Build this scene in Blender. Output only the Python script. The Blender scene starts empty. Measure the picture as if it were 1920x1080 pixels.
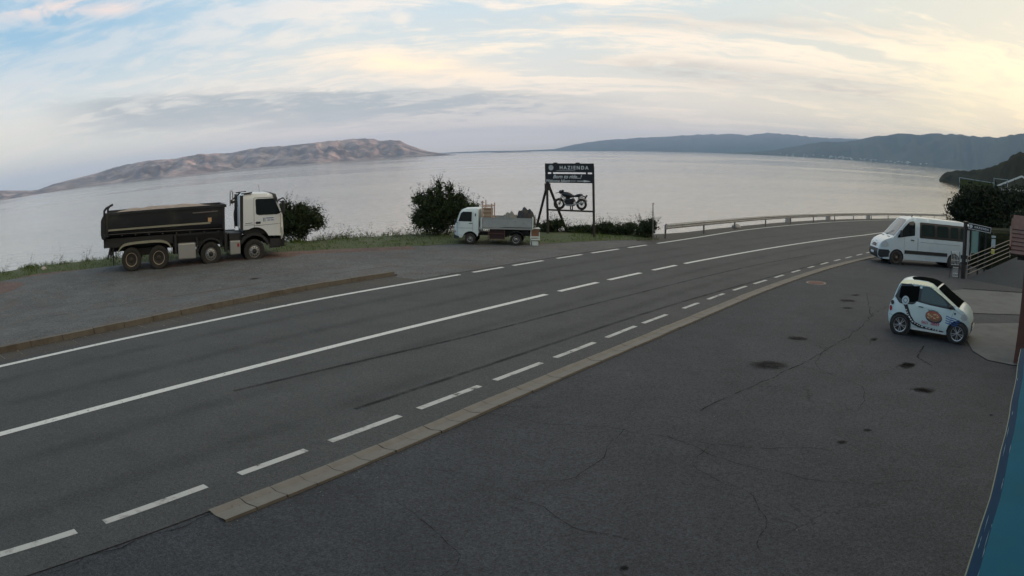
import bpy, bmesh, math, random
from math import sin, cos, pi, radians, sqrt
from mathutils import Vector, Matrix, noise
R = math.radians
random.seed(7)
sc = bpy.context.scene
COL = sc.collection
CAMZ = 3.785
SEA = -20.0

# ------------------------------------------------------------------ camera (wide webcam lens with barrel distortion)
cd = bpy.data.cameras.new('camera')
cam = bpy.data.objects.new('camera', cd); COL.objects.link(cam)
cam.location = (0, 0, CAMZ)
PITCH, ROLL = 0.1895, -0.02185
F_PX, K_PX = 1362.65, 0.1591
cam.matrix_world = Matrix.Translation((0, 0, CAMZ)) @ Matrix.Rotation(pi/2 - PITCH, 4, 'X') @ Matrix.Rotation(ROLL, 4, 'Z')
cd.type = 'PANO'
cd.sensor_fit = 'HORIZONTAL'; cd.sensor_width = 36.0; cd.sensor_height = 20.25
MM = 1920/36.0
cd.clip_start = 0.05; cd.clip_end = 120000
cc = cd.cycles if hasattr(cd, 'cycles') and hasattr(cd.cycles, 'panorama_type') else cd
cc.panorama_type = 'FISHEYE_LENS_POLYNOMIAL'
cc.fisheye_fov = pi
cc.fisheye_polynomial_k0 = 0.0
cc.fisheye_polynomial_k1 = -MM/F_PX
cc.fisheye_polynomial_k2 = 0.0
cc.fisheye_polynomial_k3 = -K_PX*(MM/F_PX)**3
cc.fisheye_polynomial_k4 = 0.0
sc.camera = cam

# ------------------------------------------------------------------ colour management
sc.view_settings.view_transform = 'Standard'
sc.view_settings.look = 'None'
sc.view_settings.exposure = 0.2
sc.view_settings.gamma = 1.0
sc.view_settings.use_curve_mapping = False
try:
    sc.cycles.max_bounces = 6; sc.cycles.transparent_max_bounces = 12; sc.cycles.volume_bounces = 0
except Exception: pass

# ------------------------------------------------------------------ node helper
class NT:
    def __init__(s, tree):
        s.t = tree; s.n = tree.nodes; s.l = tree.links
    def node(s, typ, **kw):
        nd = s.n.new(typ)
        for k, v in kw.items(): setattr(nd, k, v)
        return nd
    def put(s, inp, v):
        if v is None: return
        if isinstance(v, bpy.types.NodeSocket): s.l.new(v, inp)
        else:
            if hasattr(inp.default_value, '__len__') and hasattr(v, '__len__') and len(inp.default_value) == 4 and len(v) == 3: v = tuple(v)+(1,)
            inp.default_value = v
    def m(s, op, a, b=None, c=None, clamp=False):
        nd = s.n.new('ShaderNodeMath'); nd.operation = op; nd.use_clamp = clamp
        s.put(nd.inputs[0], a)
        if b is not None: s.put(nd.inputs[1], b)
        if c is not None: s.put(nd.inputs[2], c)
        return nd.outputs[0]
    def v(s, op, a, b=None):
        nd = s.n.new('ShaderNodeVectorMath'); nd.operation = op
        s.put(nd.inputs[0], a)
        if b is not None:
            s.put(nd.inputs[3] if op == 'SCALE' else nd.inputs[1], b)
        return nd.outputs[0]
    def ss(s, x, a, b):      # smoothstep
        nd = s.n.new('ShaderNodeMapRange'); nd.interpolation_type = 'SMOOTHSTEP'
        s.put(nd.inputs[0], x); nd.inputs[1].default_value = a; nd.inputs[2].default_value = b
        return nd.outputs[0]
    def mix(s, f, a, b, mode='MIX'):
        nd = s.n.new('ShaderNodeMix'); nd.data_type = 'RGBA'; nd.blend_type = mode
        s.put(nd.inputs[0], f); s.put(nd.inputs[6], a); s.put(nd.inputs[7], b)
        return nd.outputs[2]
    def noise(s, vec, scale, detail=4, rough=0.55, dist=0.0):
        nd = s.n.new('ShaderNodeTexNoise'); nd.inputs['Scale'].default_value = scale
        nd.inputs['Detail'].default_value = detail; nd.inputs['Roughness'].default_value = rough
        nd.inputs['Distortion'].default_value = dist
        if vec is not None: s.l.new(vec, nd.inputs['Vector'])
        return nd.outputs[0]
    def comb(s, x, y, z=0.0):
        nd = s.n.new('ShaderNodeCombineXYZ'); s.put(nd.inputs[0], x); s.put(nd.inputs[1], y); s.put(nd.inputs[2], z)
        return nd.outputs[0]
    def ramp(s, f, stops):
        nd = s.n.new('ShaderNodeValToRGB'); s.put(nd.inputs[0], f)
        el = nd.color_ramp.elements
        while len(el) < len(stops): el.new(0.5)
        for e, (p, c) in zip(el, stops): e.position = p; e.color = tuple(c)+(1,) if len(c) == 3 else c
        return nd.outputs[0]

# ------------------------------------------------------------------ world: sky with thin clouds; sun
SUN_AZ, SUN_EL = 63.0, 3.5
w = bpy.data.worlds.new('World'); sc.world = w; w.use_nodes = True
W = NT(w.node_tree); W.n.clear()
out = W.node('ShaderNodeOutputWorld')
sky = W.node('ShaderNodeTexSky'); sky.sky_type = 'NISHITA'; sky.sun_disc = False
sky.sun_elevation = R(SUN_EL); sky.sun_rotation = R(SUN_AZ); sky.altitude = 10; sky.dust_density = 2.0
bgs = W.node('ShaderNodeBackground'); W.l.new(sky.outputs[0], bgs.inputs[0]); bgs.inputs[1].default_value = 0.15
tc = W.node('ShaderNodeTexCoord'); D = tc.outputs['Generated']
sep = W.node('ShaderNodeSeparateXYZ'); W.l.new(D, sep.inputs[0])
dx, dy, dz = sep.outputs
az = W.m('MULTIPLY', W.m('ARCTAN2', dx, dy), 57.29578)          # degrees right of +Y
el = W.m('MULTIPLY', W.m('ARCSINE', dz), 57.29578)
elc = W.m('MAXIMUM', el, 0.0)
def bump2(a0, wa, e0, we, slope=0.0):                            # soft elliptic region in sky azimuth/elevation
    a = W.m('DIVIDE', W.m('SUBTRACT', az, a0), wa)
    e = W.m('DIVIDE', W.m('SUBTRACT', W.m('SUBTRACT', el, e0), W.m('MULTIPLY', W.m('SUBTRACT', az, a0), slope)), we)
    r2 = W.m('ADD', W.m('MULTIPLY', a, a), W.m('MULTIPLY', e, e))
    return W.m('EXPONENT', W.m('MULTIPLY', r2, -1.0))
# clear air between the clouds
base = W.ramp(W.m('DIVIDE', elc, 90.0), [(0.0, (.53, .46, .38)), (.04, (.50, .455, .405)), (.09, (.41, .425, .41)), (.15, (.31, .385, .43)), (.3, (.38, .41, .44)), (1.0, (.30, .34, .40))])
left = W.ss(az, -8.0, -42.0)
base = W.mix(W.m('MULTIPLY', left, W.ss(el, 4.0, 14.0)), base, (.16, .28, .38))
base = W.mix(W.m('MULTIPLY', left, W.m('MULTIPLY', W.ss(el, 8.0, 1.0), 0.8)), base, (.42, .44, .38))
right = W.ss(az, -5.0, 45.0)
base = W.mix(W.m('MULTIPLY', right, 0.75), base, (.47, .43, .33))
# thin cloud sheets seen at a flat angle
den = W.m('ADD', W.m('MAXIMUM', dz, 0.0), 0.09)
px_ = W.m('DIVIDE', dx, den); py_ = W.m('DIVIDE', dy, den)
p = W.comb(px_, py_, 0.3)
pw = W.v('ADD', p, W.v('SCALE', W.comb(W.noise(p, 0.9, 3), W.noise(W.v('ADD', p, (7.1, 3.3, 0)), 0.9, 3), 0), 0.9))
pr = W.node('ShaderNodeMapping'); pr.inputs['Rotation'].default_value = (0, 0, R(32)); pr.inputs['Scale'].default_value = (0.55, 1.5, 1); W.l.new(pw, pr.inputs[0])
n1 = W.noise(pr.outputs[0], 1.1, 9, 0.60, 0.6)
pr2 = W.node('ShaderNodeMapping'); pr2.inputs['Rotation'].default_value = (0, 0, R(-12)); pr2.inputs['Scale'].default_value = (0.5, 1.0, 1); W.l.new(pw, pr2.inputs[0])
n2 = W.noise(pr2.outputs[0], 0.8, 8, 0.55, 0.3)
n3 = W.noise(p, 3.5, 6, 0.6, 0.5)
warm = W.mix(right, (.54, .475, .43), (.64, .54, .38))
warm = W.mix(bump2(0, 26, 8, 5), warm, (.60, .52, .42))
veil = W.m('MULTIPLY', W.ss(W.m('ADD', n1, W.m('MULTIPLY', W.m('SUBTRACT', n3, .5), .35)), 0.43, 0.60), W.m('ADD', 0.3, W.m('MULTIPLY', W.ss(az, -38, 6), 0.7)))
c1 = W.mix(veil, base, warm)
# grey stratus bank left of centre
az_n = W.m('ADD', az, W.m('MULTIPLY', W.m('SUBTRACT', n2, 0.5), 30.0))
edge = W.m('ADD', W.m('SUBTRACT', el, W.m('SUBTRACT', 4.9, W.m('MULTIPLY', W.m('ADD', az, 2.0), 0.055))), W.m('ADD', W.m('MULTIPLY', W.m('SUBTRACT', n3, 0.5), 1.5), W.m('MULTIPLY', W.m('SUBTRACT', n2, 0.5), 3.0)))
bank = W.m('MULTIPLY', W.ss(edge, 0.25, -0.35), W.ss(edge, -4.2, -0.9))
bank = W.m('MULTIPLY', bank, W.m('MULTIPLY', W.ss(az_n, 16.0, -6.0), W.ss(az, -42.0, -31.0)))
bank = W.m('MULTIPLY', bank, W.m('ADD', 0.35, W.m('MULTIPLY', W.ss(W.m('ADD', n2, W.m('MULTIPLY', W.m('SUBTRACT', n3, .5), .6)), 0.36, 0.54), 0.65)))
c2 = W.mix(W.m('MULTIPLY', bank, 0.9), c1, (.235, .265, .28))
# glowing cloud above it
gl = W.m('MULTIPLY', bump2(-8.0, 6.0, 7.3, .95, -0.13), W.m('ADD', 0.2, W.m('MULTIPLY', n3, 1.5)), None, True)
c3 = W.mix(W.m('MULTIPLY', gl, 0.9), c2, (.74, .57, .39))
# grey patches right of centre, yellow light far right
gp = W.m('MULTIPLY', W.m('ADD', bump2(14, 6, 6.6, 1.0, -0.08), W.m('ADD', bump2(27, 9, 5.6, 1.1, -0.04), W.m('MULTIPLY', bump2(20, 16, 10.5, .9), 0.7))), W.ss(W.m('ADD', n3, W.m('MULTIPLY', n1, 0.5)), 0.5, 0.95))
c4 = W.mix(W.m('MULTIPLY', gp, 0.9), c3, (.33, .315, .295))
yl = W.m('MULTIPLY', W.m('ADD', bump2(40, 6, 6.5, 3.0, 0.1), W.m('MULTIPLY', bump2(34, 16, 3.4, 1.6), 0.5)), W.m('ADD', 0.1, W.m('MULTIPLY', n1, 1.2)), None, True)
c5 = W.mix(W.m('MULTIPLY', yl, 0.85), c4, (.61, .54, .37))
# small bright clouds at the upper left
cm = W.m('MULTIPLY', W.m('ADD', bump2(-39, 5, 14.6, 1.0), bump2(-33.0, 2.0, 13.9, 0.6)), W.ss(n3, 0.42, 0.6))
c6 = W.mix(cm, c5, (.46, .40, .38))
bgc = W.node('ShaderNodeBackground'); W.l.new(c6, bgc.inputs[0]); bgc.inputs[1].default_value = 1.95
mxs = W.node('ShaderNodeMixShader'); mxs.inputs[0].default_value = 0.90
W.l.new(bgs.outputs[0], mxs.inputs[1]); W.l.new(bgc.outputs[0], mxs.inputs[2]); W.l.new(mxs.outputs[0], out.inputs[0])

sl = bpy.data.lights.new('sun', 'SUN'); so = bpy.data.objects.new('sun', sl); COL.objects.link(so)
sl.energy = 5.0; sl.angle = R(0.5); sl.color = (1.0, .62, .52)
sdir = Vector((sin(R(SUN_AZ))*cos(R(SUN_EL)), cos(R(SUN_AZ))*cos(R(SUN_EL)), sin(R(SUN_EL))))
so.rotation_euler = sdir.to_track_quat('Z', 'Y').to_euler()
so.location = (60, 10, 60)

# ------------------------------------------------------------------ ground plane and pixel-free geometry helpers
def sm01(t, a, b):
    t = min(1, max(0, (t-a)/(b-a))); return t*t*(3-2*t)
def G(x, y):                                     # gently sloping ground with a shallow dip in the lay-by
    dx_, dy_ = x+12.11, y-12.15
    return -0.0239*y - 0.03565*x - .24*sm01(-.843*dx_+.538*dy_, 1, 8)*sm01(-(.538*dx_+.843*dy_), -16, -8)
GN = Vector((0.03565, 0.0239, 1)).normalized()

def catmull(pts, step=0.6):
    P = [Vector((a[0], a[1])) for a in pts]; outp = []
    for i in range(len(P)-1):
        p0 = P[i-1] if i else P[0]*2-P[1]; p1, p2 = P[i], P[i+1]; p3 = P[i+2] if i+2 < len(P) else P[-1]*2-P[-2]
        n = max(1, int((p2-p1).length/step))
        for k in range(n):
            t = k/n
            outp.append(0.5*((2*p1)+(-p0+p2)*t+(2*p0-5*p1+4*p2-p3)*t*t+(-p0+3*p1-3*p2+p3)*t**3))
    outp.append(P[-1]); return outp
def smooth(P, it=4):
    P = [Vector(p) for p in P]
    for _ in range(it):
        P = [P[0]]+[(P[i-1]+2*P[i]+P[i+1])/4 for i in range(1, len(P)-1)]+[P[-1]]
    return P
def normals2(P):
    N = []
    for i in range(len(P)):
        d = (P[min(i+1, len(P)-1)]-P[max(i-1, 0)]).normalized(); N.append(Vector((-d.y, d.x)))
    return N                                     # left of travel
def arclen(P):
    s = [0]
    for a, b in zip(P, P[1:]): s.append(s[-1]+(b-a).length)
    return s

def tag(o, label=None, cat=None, group=None, kind=None):
    if label: o['label'] = label
    if cat: o['category'] = cat
    if group: o['group'] = group
    if kind: o['kind'] = kind
    return o
def empty(name, loc=(0, 0, 0)):
    o = bpy.data.objects.new(name, None); COL.objects.link(o); o.location = loc; o.empty_display_size = 0.2; return o
def link(name, bm, mat, parent=None, smooth_=False):
    me = bpy.data.meshes.new(name)
    bm.normal_update(); bm.to_mesh(me); bm.free()
    if isinstance(mat, (list, tuple)):
        for m_ in mat: me.materials.append(m_)
    else: me.materials.append(mat)
    if smooth_:
        for p_ in me.polygons: p_.use_smooth = True
    o = bpy.data.objects.new(name, me); COL.objects.link(o)
    if parent: o.parent = parent
    return o
def autosmooth(o, ang=35):
    me = o.data
    for p_ in me.polygons: p_.use_smooth = True
    try: me.set_sharp_from_angle(angle=R(ang))
    except Exception: pass
    return o
def place(o, x, y, heading, dz=0.0, scale=1.0):
    """stand a thing on the sloping ground, local +X along heading (degrees from world +X)"""
    h = R(heading); f = Vector((cos(h), sin(h), 0)); f = (f-GN*f.dot(GN)).normalized(); l = GN.cross(f)
    M = Matrix((f, l, GN)).transposed().to_4x4()
    o.rotation_euler = M.to_euler(); o.location = (x, y, G(x, y)+dz); o.scale = (scale,)*3

# primitive adders
def box(bm, c, s, rot=None, bev=0.0):
    r = bmesh.ops.create_cube(bm, size=1.0); vs = r['verts']
    M = Matrix.Translation(c) @ (rot.to_4x4() if rot is not None else Matrix.Identity(4)) @ Matrix.Diagonal((s[0], s[1], s[2], 1))
    bmesh.ops.transform(bm, matrix=M, verts=vs)
    if bev:
        es = list({e for v_ in vs for e in v_.link_edges})
        bmesh.ops.bevel(bm, geom=es, offset=bev, segments=2, affect='EDGES', profile=0.5)
def bar(bm, a, b, wd, ht=None, up=Vector((0, 0, 1))):
    a, b = Vector(a), Vector(b); d = b-a; L_ = d.length; d.normalize()
    s_ = d.cross(up)
    if s_.length < 1e-4: s_ = Vector((1, 0, 0))
    s_.normalize(); u = s_.cross(d)
    M = Matrix((d, s_, u)).transposed()
    box(bm, (a+b)/2, (L_, wd, ht or wd), M)
def tube(bm, pts, r, n=8, cap=True, taper=None):
    pts = [Vector(p_) for p_ in pts]; rings = []
    for i, p_ in enumerate(pts):
        d = (pts[min(i+1, len(pts)-1)]-pts[max(i-1, 0)]).normalized()
        a = d.orthogonal().normalized() if i == 0 else (rings_a-d*rings_a.dot(d)).normalized()
        rings_a = a; b = d.cross(a)
        rr = r if taper is None else r*(1+(taper-1)*i/(len(pts)-1))
        rings.append([bm.verts.new(p_+(a*cos(2*pi*k/n)+b*sin(2*pi*k/n))*rr) for k in range(n)])
    for q, s_ in zip(rings, rings[1:]):
        for k in range(n): bm.faces.new((q[k], q[(k+1) % n], s_[(k+1) % n], s_[k]))
    if cap: bm.faces.new(rings[0][::-1]); bm.faces.new(rings[-1])
def lathe(bm, prof, M, n=28):
    """prof list of (radius, height along axis y); M placement"""
    rings = []
    for r_, h_ in prof:
        rings.append([bm.verts.new(M @ Vector((r_*cos(2*pi*k/n), h_, r_*sin(2*pi*k/n)))) for k in range(n)])
    for q, s_ in zip(rings, rings[1:]):
        for k in range(n): bm.faces.new((q[k], s_[k], s_[(k+1) % n], q[(k+1) % n]))
    bm.faces.new(rings[0]); bm.faces.new(rings[-1][::-1])
def prism(bm, poly, y0, y1):
    """polygon in x,z pushed out from y0 to y1"""
    a = [bm.verts.new((x_, y0, z_)) for x_, z_ in poly]; b = [bm.verts.new((x_, y1, z_)) for x_, z_ in poly]
    bm.faces.new(a); bm.faces.new(b[::-1])
    n = len(poly)
    for i in range(n): bm.faces.new((a[i], b[i], b[(i+1) % n], a[(i+1) % n]))
    bmesh.ops.recalc_face_normals(bm, faces=bm.faces)
def ribbon(P, o1, o2, zoff, bm, s0=None, s1=None, zfun=G):
    """flat strip along polyline between lateral offsets (left positive), within arclength window"""
    S = arclen(P); N = normals2(P)
    def pt(s):
        for i in range(len(S)-1):
            if S[i+1] >= s or i == len(S)-2:
                t = (s-S[i])/max(1e-9, S[i+1]-S[i]); return P[i].lerp(P[i+1], t), N[i].lerp(N[i+1], t)
    ss_ = [s0 if s0 is not None else 0]+[x_ for x_ in S if (s0 is None or x_ > s0) and (s1 is None or x_ < s1)]+[s1 if s1 is not None else S[-1]]
    uv = bm.loops.layers.uv.verify()
    prev = None
    for s in ss_:
        p_, n_ = pt(s); a = p_+n_*o1; b = p_+n_*o2
        cur = (bm.verts.new((a.x, a.y, zfun(a.x, a.y)+zoff)), bm.verts.new((b.x, b.y, zfun(b.x, b.y)+zoff)), s)
        if prev:
            f = bm.faces.new((prev[0], prev[1], cur[1], cur[0]))
            for l_, q in zip(f.loops, ((prev[2], 0), (prev[2], 1), (cur[2], 1), (cur[2], 0))): l_[uv].uv = q
            f.normal_update()
            if f.normal.z < 0: f.normal_flip()
        prev = cur

# ------------------------------------------------------------------ materials
def mat(name, col, rough=0.6, metal=0.0, var=0.0, vscale=3.0, bump=0.0, bscale=20.0, dirt=None, coat=0.0, spec=0.5, var2=0.0, v2scale=0.4):
    m_ = bpy.data.materials.new(name); m_.use_nodes = True
    T = NT(m_.node_tree); bs = T.n['Principled BSDF']
    tc_ = T.node('ShaderNodeTexCoord').outputs['Object']
    c = col
    if var:
        n_ = T.noise(tc_, vscale, 5, 0.6)
        c = T.mix(n_, tuple(x_*(1-var) for x_ in col), tuple(min(1, x_*(1+var)) for x_ in col))
    if var2:
        n_ = T.noise(tc_, v2scale, 3, 0.5)
        c = T.mix(T.ss(n_, .35, .65), c, T.mix(1.0, c, (1-var2,)*3, 'MULTIPLY'))
    if dirt:
        n_ = T.noise(tc_, dirt[1], 6, 0.65)
        c = T.mix(T.m('MULTIPLY', T.ss(n_, .45, .75), dirt[2]), c, dirt[0])
    T.put(bs.inputs['Base Color'], c)
    bs.inputs['Roughness'].default_value = rough; bs.inputs['Metallic'].default_value = metal
    bs.inputs['Coat Weight'].default_value = coat; bs.inputs['Coat Roughness'].default_value = 0.08
    bs.inputs['Specular IOR Level'].default_value = spec
    if bump:
        b_ = T.node('ShaderNodeBump'); b_.inputs['Strength'].default_value = bump; b_.inputs['Distance'].default_value = 0.02
        T.l.new(T.noise(tc_, bscale, 4), b_.inputs['Height']); T.l.new(b_.outputs[0], bs.inputs['Normal'])
    return m_

def asphalt(name, col, grain=0.5, stones=70, patch=0.18, blue=0.0, crack=0.0, dust=None):
    m_ = bpy.data.materials.new(name); m_.use_nodes = True
    T = NT(m_.node_tree); bs = T.n['Principled BSDF']
    o_ = T.node('ShaderNodeTexCoord').outputs['Object']
    g1 = T.noise(o_, stones, 3, 0.8); g2 = T.noise(o_, stones*0.45, 4, 0.85)
    big = T.noise(o_, 0.22, 5, 0.55, 0.4); mid = T.noise(o_, 1.1, 5, 0.65, 0.3)
    lo = tuple(x_*(1-grain) for x_ in col); hi = tuple(x_*(1+grain*1.3) for x_ in col)
    c = T.mix(T.ss(g1, .3, .7), lo, hi)
    c = T.mix(0.45, c, T.mix(T.ss(g2, .35, .65), lo, hi))
    k = T.m('ADD', 1-patch, T.m('MULTIPLY', T.m('ADD', T.ss(big, .3, .7), T.ss(mid, .3, .7)), patch))
    kk = T.comb(k, k, k); c = T.mix(1.0, c, kk, 'MULTIPLY')
    # pale stones
    vo = T.node('ShaderNodeTexVoronoi'); vo.inputs['Scale'].default_value = 38; T.l.new(o_, vo.inputs['Vector'])
    spk = T.m('MULTIPLY', T.m('LESS_THAN', vo.outputs['Distance'], 0.21), 0.5)
    c = T.mix(spk, c, tuple(min(1, x_*2.6) for x_ in col))
    if dust:
        dn = T.noise(o_, dust[1], 6, 0.65, 0.8); c = T.mix(T.m('MULTIPLY', T.ss(dn, dust[3], dust[3]+.22), dust[2]), c, dust[0])
    if crack:
        wv = T.v('ADD', o_, T.v('SCALE', T.comb(T.noise(o_, 1.3, 4), T.noise(T.v('ADD', o_, (9, 2, 0)), 1.3, 4), 0), 1.1))
        v2 = T.node('ShaderNodeTexVoronoi'); v2.feature = 'DISTANCE_TO_EDGE'; v2.inputs['Scale'].default_value = 0.42; T.l.new(wv, v2.inputs['Vector'])
        ck = T.m('MULTIPLY', T.m('LESS_THAN', v2.outputs['Distance'], 0.004), T.ss(T.noise(o_, 0.35, 3), .47, .62))
        c = T.mix(T.m('MULTIPLY', ck, crack), c, tuple(x_*0.25 for x_ in col))
    T.put(bs.inputs['Base Color'], c); bs.inputs['Roughness'].default_value = 0.86; bs.inputs['Specular IOR Level'].default_value = 0.3
    b_ = T.node('ShaderNodeBump'); b_.inputs['Strength'].default_value = 0.55; b_.inputs['Distance'].default_value = 0.012
    T.l.new(T.m('ADD', T.noise(o_, stones*1.2, 3, .8), T.m('MULTIPLY', mid, 0.6)), b_.inputs['Height']); T.l.new(b_.outputs[0], bs.inputs['Normal'])
    return m_

def decal(name, col, rough=0.7, edge=0.25, lo=0.35, hi=0.6, scale=6.0, amount=1.0, radial=False):
    """thin worn paint, rubber or oil: real see-through wear from noise"""
    m_ = bpy.data.materials.new(name); m_.use_nodes = True
    T = NT(m_.node_tree); bs = T.n['Principled BSDF']; out_ = T.n['Material Output']
    t_ = T.node('ShaderNodeTexCoord'); o_ = t_.outputs['Object']; uv = T.node('ShaderNodeSeparateXYZ'); T.l.new(t_.outputs['UV'], uv.inputs[0])
    n_ = T.noise(o_, scale, 6, 0.7)
    a = T.ss(n_, lo, hi)
    if edge:
        if radial:
            d_ = T.m('SQRT', T.m('ADD', T.m('POWER', T.m('SUBTRACT', uv.outputs[0], .5), 2.0), T.m('POWER', T.m('SUBTRACT', uv.outputs[1], .5), 2.0)))
            e_ = T.ss(T.m('ADD', d_, T.m('MULTIPLY', T.m('SUBTRACT', n_, .5), .75)), .42, .42-edge)
            a = T.m('MULTIPLY', e_, T.m('ADD', .5, T.m('MULTIPLY', a, .5)))
        else:
            q = T.m('SUBTRACT', 0.5, T.m('ABSOLUTE', T.m('SUBTRACT', uv.outputs[1], .5)))
            a = T.m('MULTIPLY', a, T.ss(q, 0.0, edge))
    a = T.m('MULTIPLY', a, amount)
    T.put(bs.inputs['Base Color'], T.mix(T.noise(o_, 40, 3), tuple(x_*.8 for x_ in col), col)); bs.inputs['Roughness'].default_value = rough; bs.inputs['Specular IOR Level'].default_value = .3 if col[0] > .1 else .02
    tr = T.node('ShaderNodeBsdfTransparent'); mx = T.node('ShaderNodeMixShader')
    T.l.new(a, mx.inputs[0]); T.l.new(tr.outputs[0], mx.inputs[1]); T.l.new(bs.outputs[0], mx.inputs[2]); T.l.new(mx.outputs[0], out_.inputs[0])
    return m_

def leafmat(name, dark, light, rough=0.75):
    m_ = bpy.data.materials.new(name); m_.use_nodes = True
    T = NT(m_.node_tree); bs = T.n['Principled BSDF']
    g = T.node('ShaderNodeNewGeometry'); o_ = T.node('ShaderNodeTexCoord').outputs['Object']
    f_ = T.m('MULTIPLY', T.m('ADD', g.outputs['Random Per Island'], T.ss(T.noise(o_, 1.4, 3), .35, .65)), 0.5)
    T.put(bs.inputs['Base Color'], T.mix(f_, dark, light)); bs.inputs['Roughness'].default_value = rough
    bs.inputs['Specular IOR Level'].default_value = 0.25
    return m_

M = {}
M['road'] = asphalt('road_asphalt', (.051, .053, .054), 0.5, 48, 0.17)
M['lot'] = asphalt('lot_asphalt', (.033, .0355, .041), 0.75, 42, 0.24, crack=0.6)
M['layby'] = asphalt('layby_asphalt', (.078, .079, .079), 0.7, 24, 0.30, dust=((.095, .072, .062), .6, .7, .48), crack=0.5)
M['shoulder'] = asphalt('shoulder_asphalt', (.050, .048, .045), 0.5, 40, 0.15, dust=((.072, .058, .044), .9, .7, .45))
M['dirt'] = asphalt('gravel_dirt', (.095, .060, .050), 0.7, 16, 0.3, dust=((.075, .07, .066), .8, .8, .52))
M['rampasph'] = asphalt('ramp_asphalt', (.034, .037, .041), 0.4, 50, 0.15)
M['concrete'] = mat('concrete', (.085, .09, .092), 0.85, var=.25, vscale=2.0, bump=.3, bscale=30, dirt=((.04, .041, .043), 1.2, .7))
M['gutter'] = mat('gutter_stone', (.15, .137, .118), 0.85, var=.25, vscale=6, bump=.4, bscale=40, dirt=((.14, .12, .10), 2.5, .7))
M['kerbstone'] = mat('kerb_stone', (.12, .105, .088), 0.9, var=.3, vscale=5, bump=.4, bscale=30, dirt=((.06, .045, .034), 1.5, .8))
M['joint'] = mat('joint_dirt', (.05, .045, .04), 0.95)
M['white_line'] = decal('road_paint', (.62, .62, .60), .6, 0.0, .27, .44, 11.0, .97)
M['old_line'] = decal('worn_road_paint', (.52, .52, .50), .7, 0.08, .18, .52, 3.5, .88)
M['faint_line'] = decal('faint_road_paint', (.26, .27, .28), .7, 0.1, .36, .62, 8.0, .5)
M['rubber'] = decal('tyre_rubber', (.018, .018, .02), .8, 0.5, .15, .75, 1.6, .60)
M['stain'] = decal('oil_stain', (.010, .010, .011), .6, 0.28, .25, .6, 3.0, .82, radial=True)
M['crack'] = decal('crack', (.014, .014, .014), .9, 0.45, .32, .6, 3.0, .8)
M['grass'] = leafmat('grass_blades', (.035, .062, .010), (.11, .155, .028))
M['turf'] = mat('turf', (.05, .066, .020), 0.95, var=.5, vscale=3, bump=.6, bscale=14, dirt=((.085, .08, .05), 1.5, .7))
M['weed'] = leafmat('weed_leaves', (.022, .038, .012), (.06, .085, .026))
M['bramble'] = leafmat('bramble_leaves', (.012, .022, .009), (.045, .062, .022))
M['bush'] = leafmat('bush_leaves', (.010, .018, .007), (.044, .064, .022))
M['tree'] = leafmat('tree_leaves', (.006, .011, .005), (.018, .028, .010))
M['bark'] = mat('bark', (.07, .055, .045), 0.9, var=.4, vscale=8, bump=.6)
M['cliff'] = mat('cliff', (.16, .15, .13), 0.9, var=.5, vscale=.5, bump=.8, bscale=2)
M['black'] = mat('black_paint', (.012, .012, .014), 0.42, var=.3, vscale=2)
M['blackplastic'] = mat('black_plastic', (.018, .018, .019), 0.6, var=.2)
M['rubbertyre'] = mat('tyre', (.028, .026, .024), 0.85, var=.3, vscale=6, bump=.3, bscale=60)
M['dustytyre'] = mat('dusty_tyre', (.028, .025, .022), 0.9, var=.35, vscale=5, bump=.4, bscale=50, dirt=((.055, .044, .034), 3, .5))
M['alloy'] = mat('alloy', (.55, .56, .58), 0.32, 0.85, var=.1)
M['steelrim'] = mat('steel_rim', (.36, .36, .35), 0.5, 0.5, var=.25, vscale=9, dirt=((.12, .10, .08), 6, .6))
M['dirtyrim'] = mat('dirty_rim', (.05, .036, .028), 0.8, 0.1, var=.3, vscale=9)
M['beigerim'] = mat('beige_rim', (.42, .34, .25), 0.7, 0.1, var=.25, vscale=9)
M['glass'] = mat('dark_glass', (.012, .016, .018), 0.06, 0.0, spec=.6)
M['vanglass'] = mat('van_glass', (.018, .028, .026), .08, var=.6, vscale=1.6)
M['tintglass'] = mat('tinted_glass', (.006, .007, .007), .5, spec=.0)
M['glass2'] = mat('green_glass', (.03, .055, .055), 0.08, 0.0, var=.3, vscale=2.5)
M['chrome'] = mat('chrome', (.6, .6, .6), .2, 1.0)
M['red'] = mat('red_plastic', (.30, .02, .03), .3)
M['lamp'] = mat('lamp_glass', (.55, .58, .60), .15, .3)
M['truckwhite'] = mat('truck_white', (.70, .72, .73), .38, coat=.3, dirt=((.52, .51, .48), 1.4, .3))
M['smartpaint'] = mat('aqua_white_paint', (.50, .60, .61), .35, coat=.5, var=.06, vscale=1.2)
M['rail_reflection'] = mat('painted_sky_reflection', (.80, .74, .50), .3, coat=.5, var=.12, vscale=6)  # bright sky reflection on the silver roof rail, put into the base colour
M['vanwhite'] = mat('van_white', (.46, .53, .57), .33, coat=.5, dirt=((.30, .34, .36), 1.5, .3))
M['smallwhite'] = mat('faded_white', (.58, .65, .66), .5, dirt=((.32, .34, .33), 2.0, .4))
M['bedgrey'] = mat('grey_bed', (.30, .32, .325), .6, .1, var=.25, vscale=2.2, dirt=((.15, .13, .12), 1.8, .5))
M['tipper'] = mat('tipper_black', (.016, .017, .021), .40, var=.4, vscale=1.0, dirt=((.07, .07, .055), .8, .5))
M['khaki'] = mat('khaki_strip', (.26, .25, .19), .7, var=.3, vscale=3)
M['tank'] = mat('aluminium_tank', (.34, .34, .33), .45, .35, var=.15, vscale=3, dirt=((.28, .26, .22), 3, .5))
M['rubble'] = mat('rubble', (.30, .24, .20), .95, var=.5, vscale=6, bump=1, bscale=12)
M['orange'] = mat('orange_sticker', (.55, .33, .16), .5)
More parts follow.
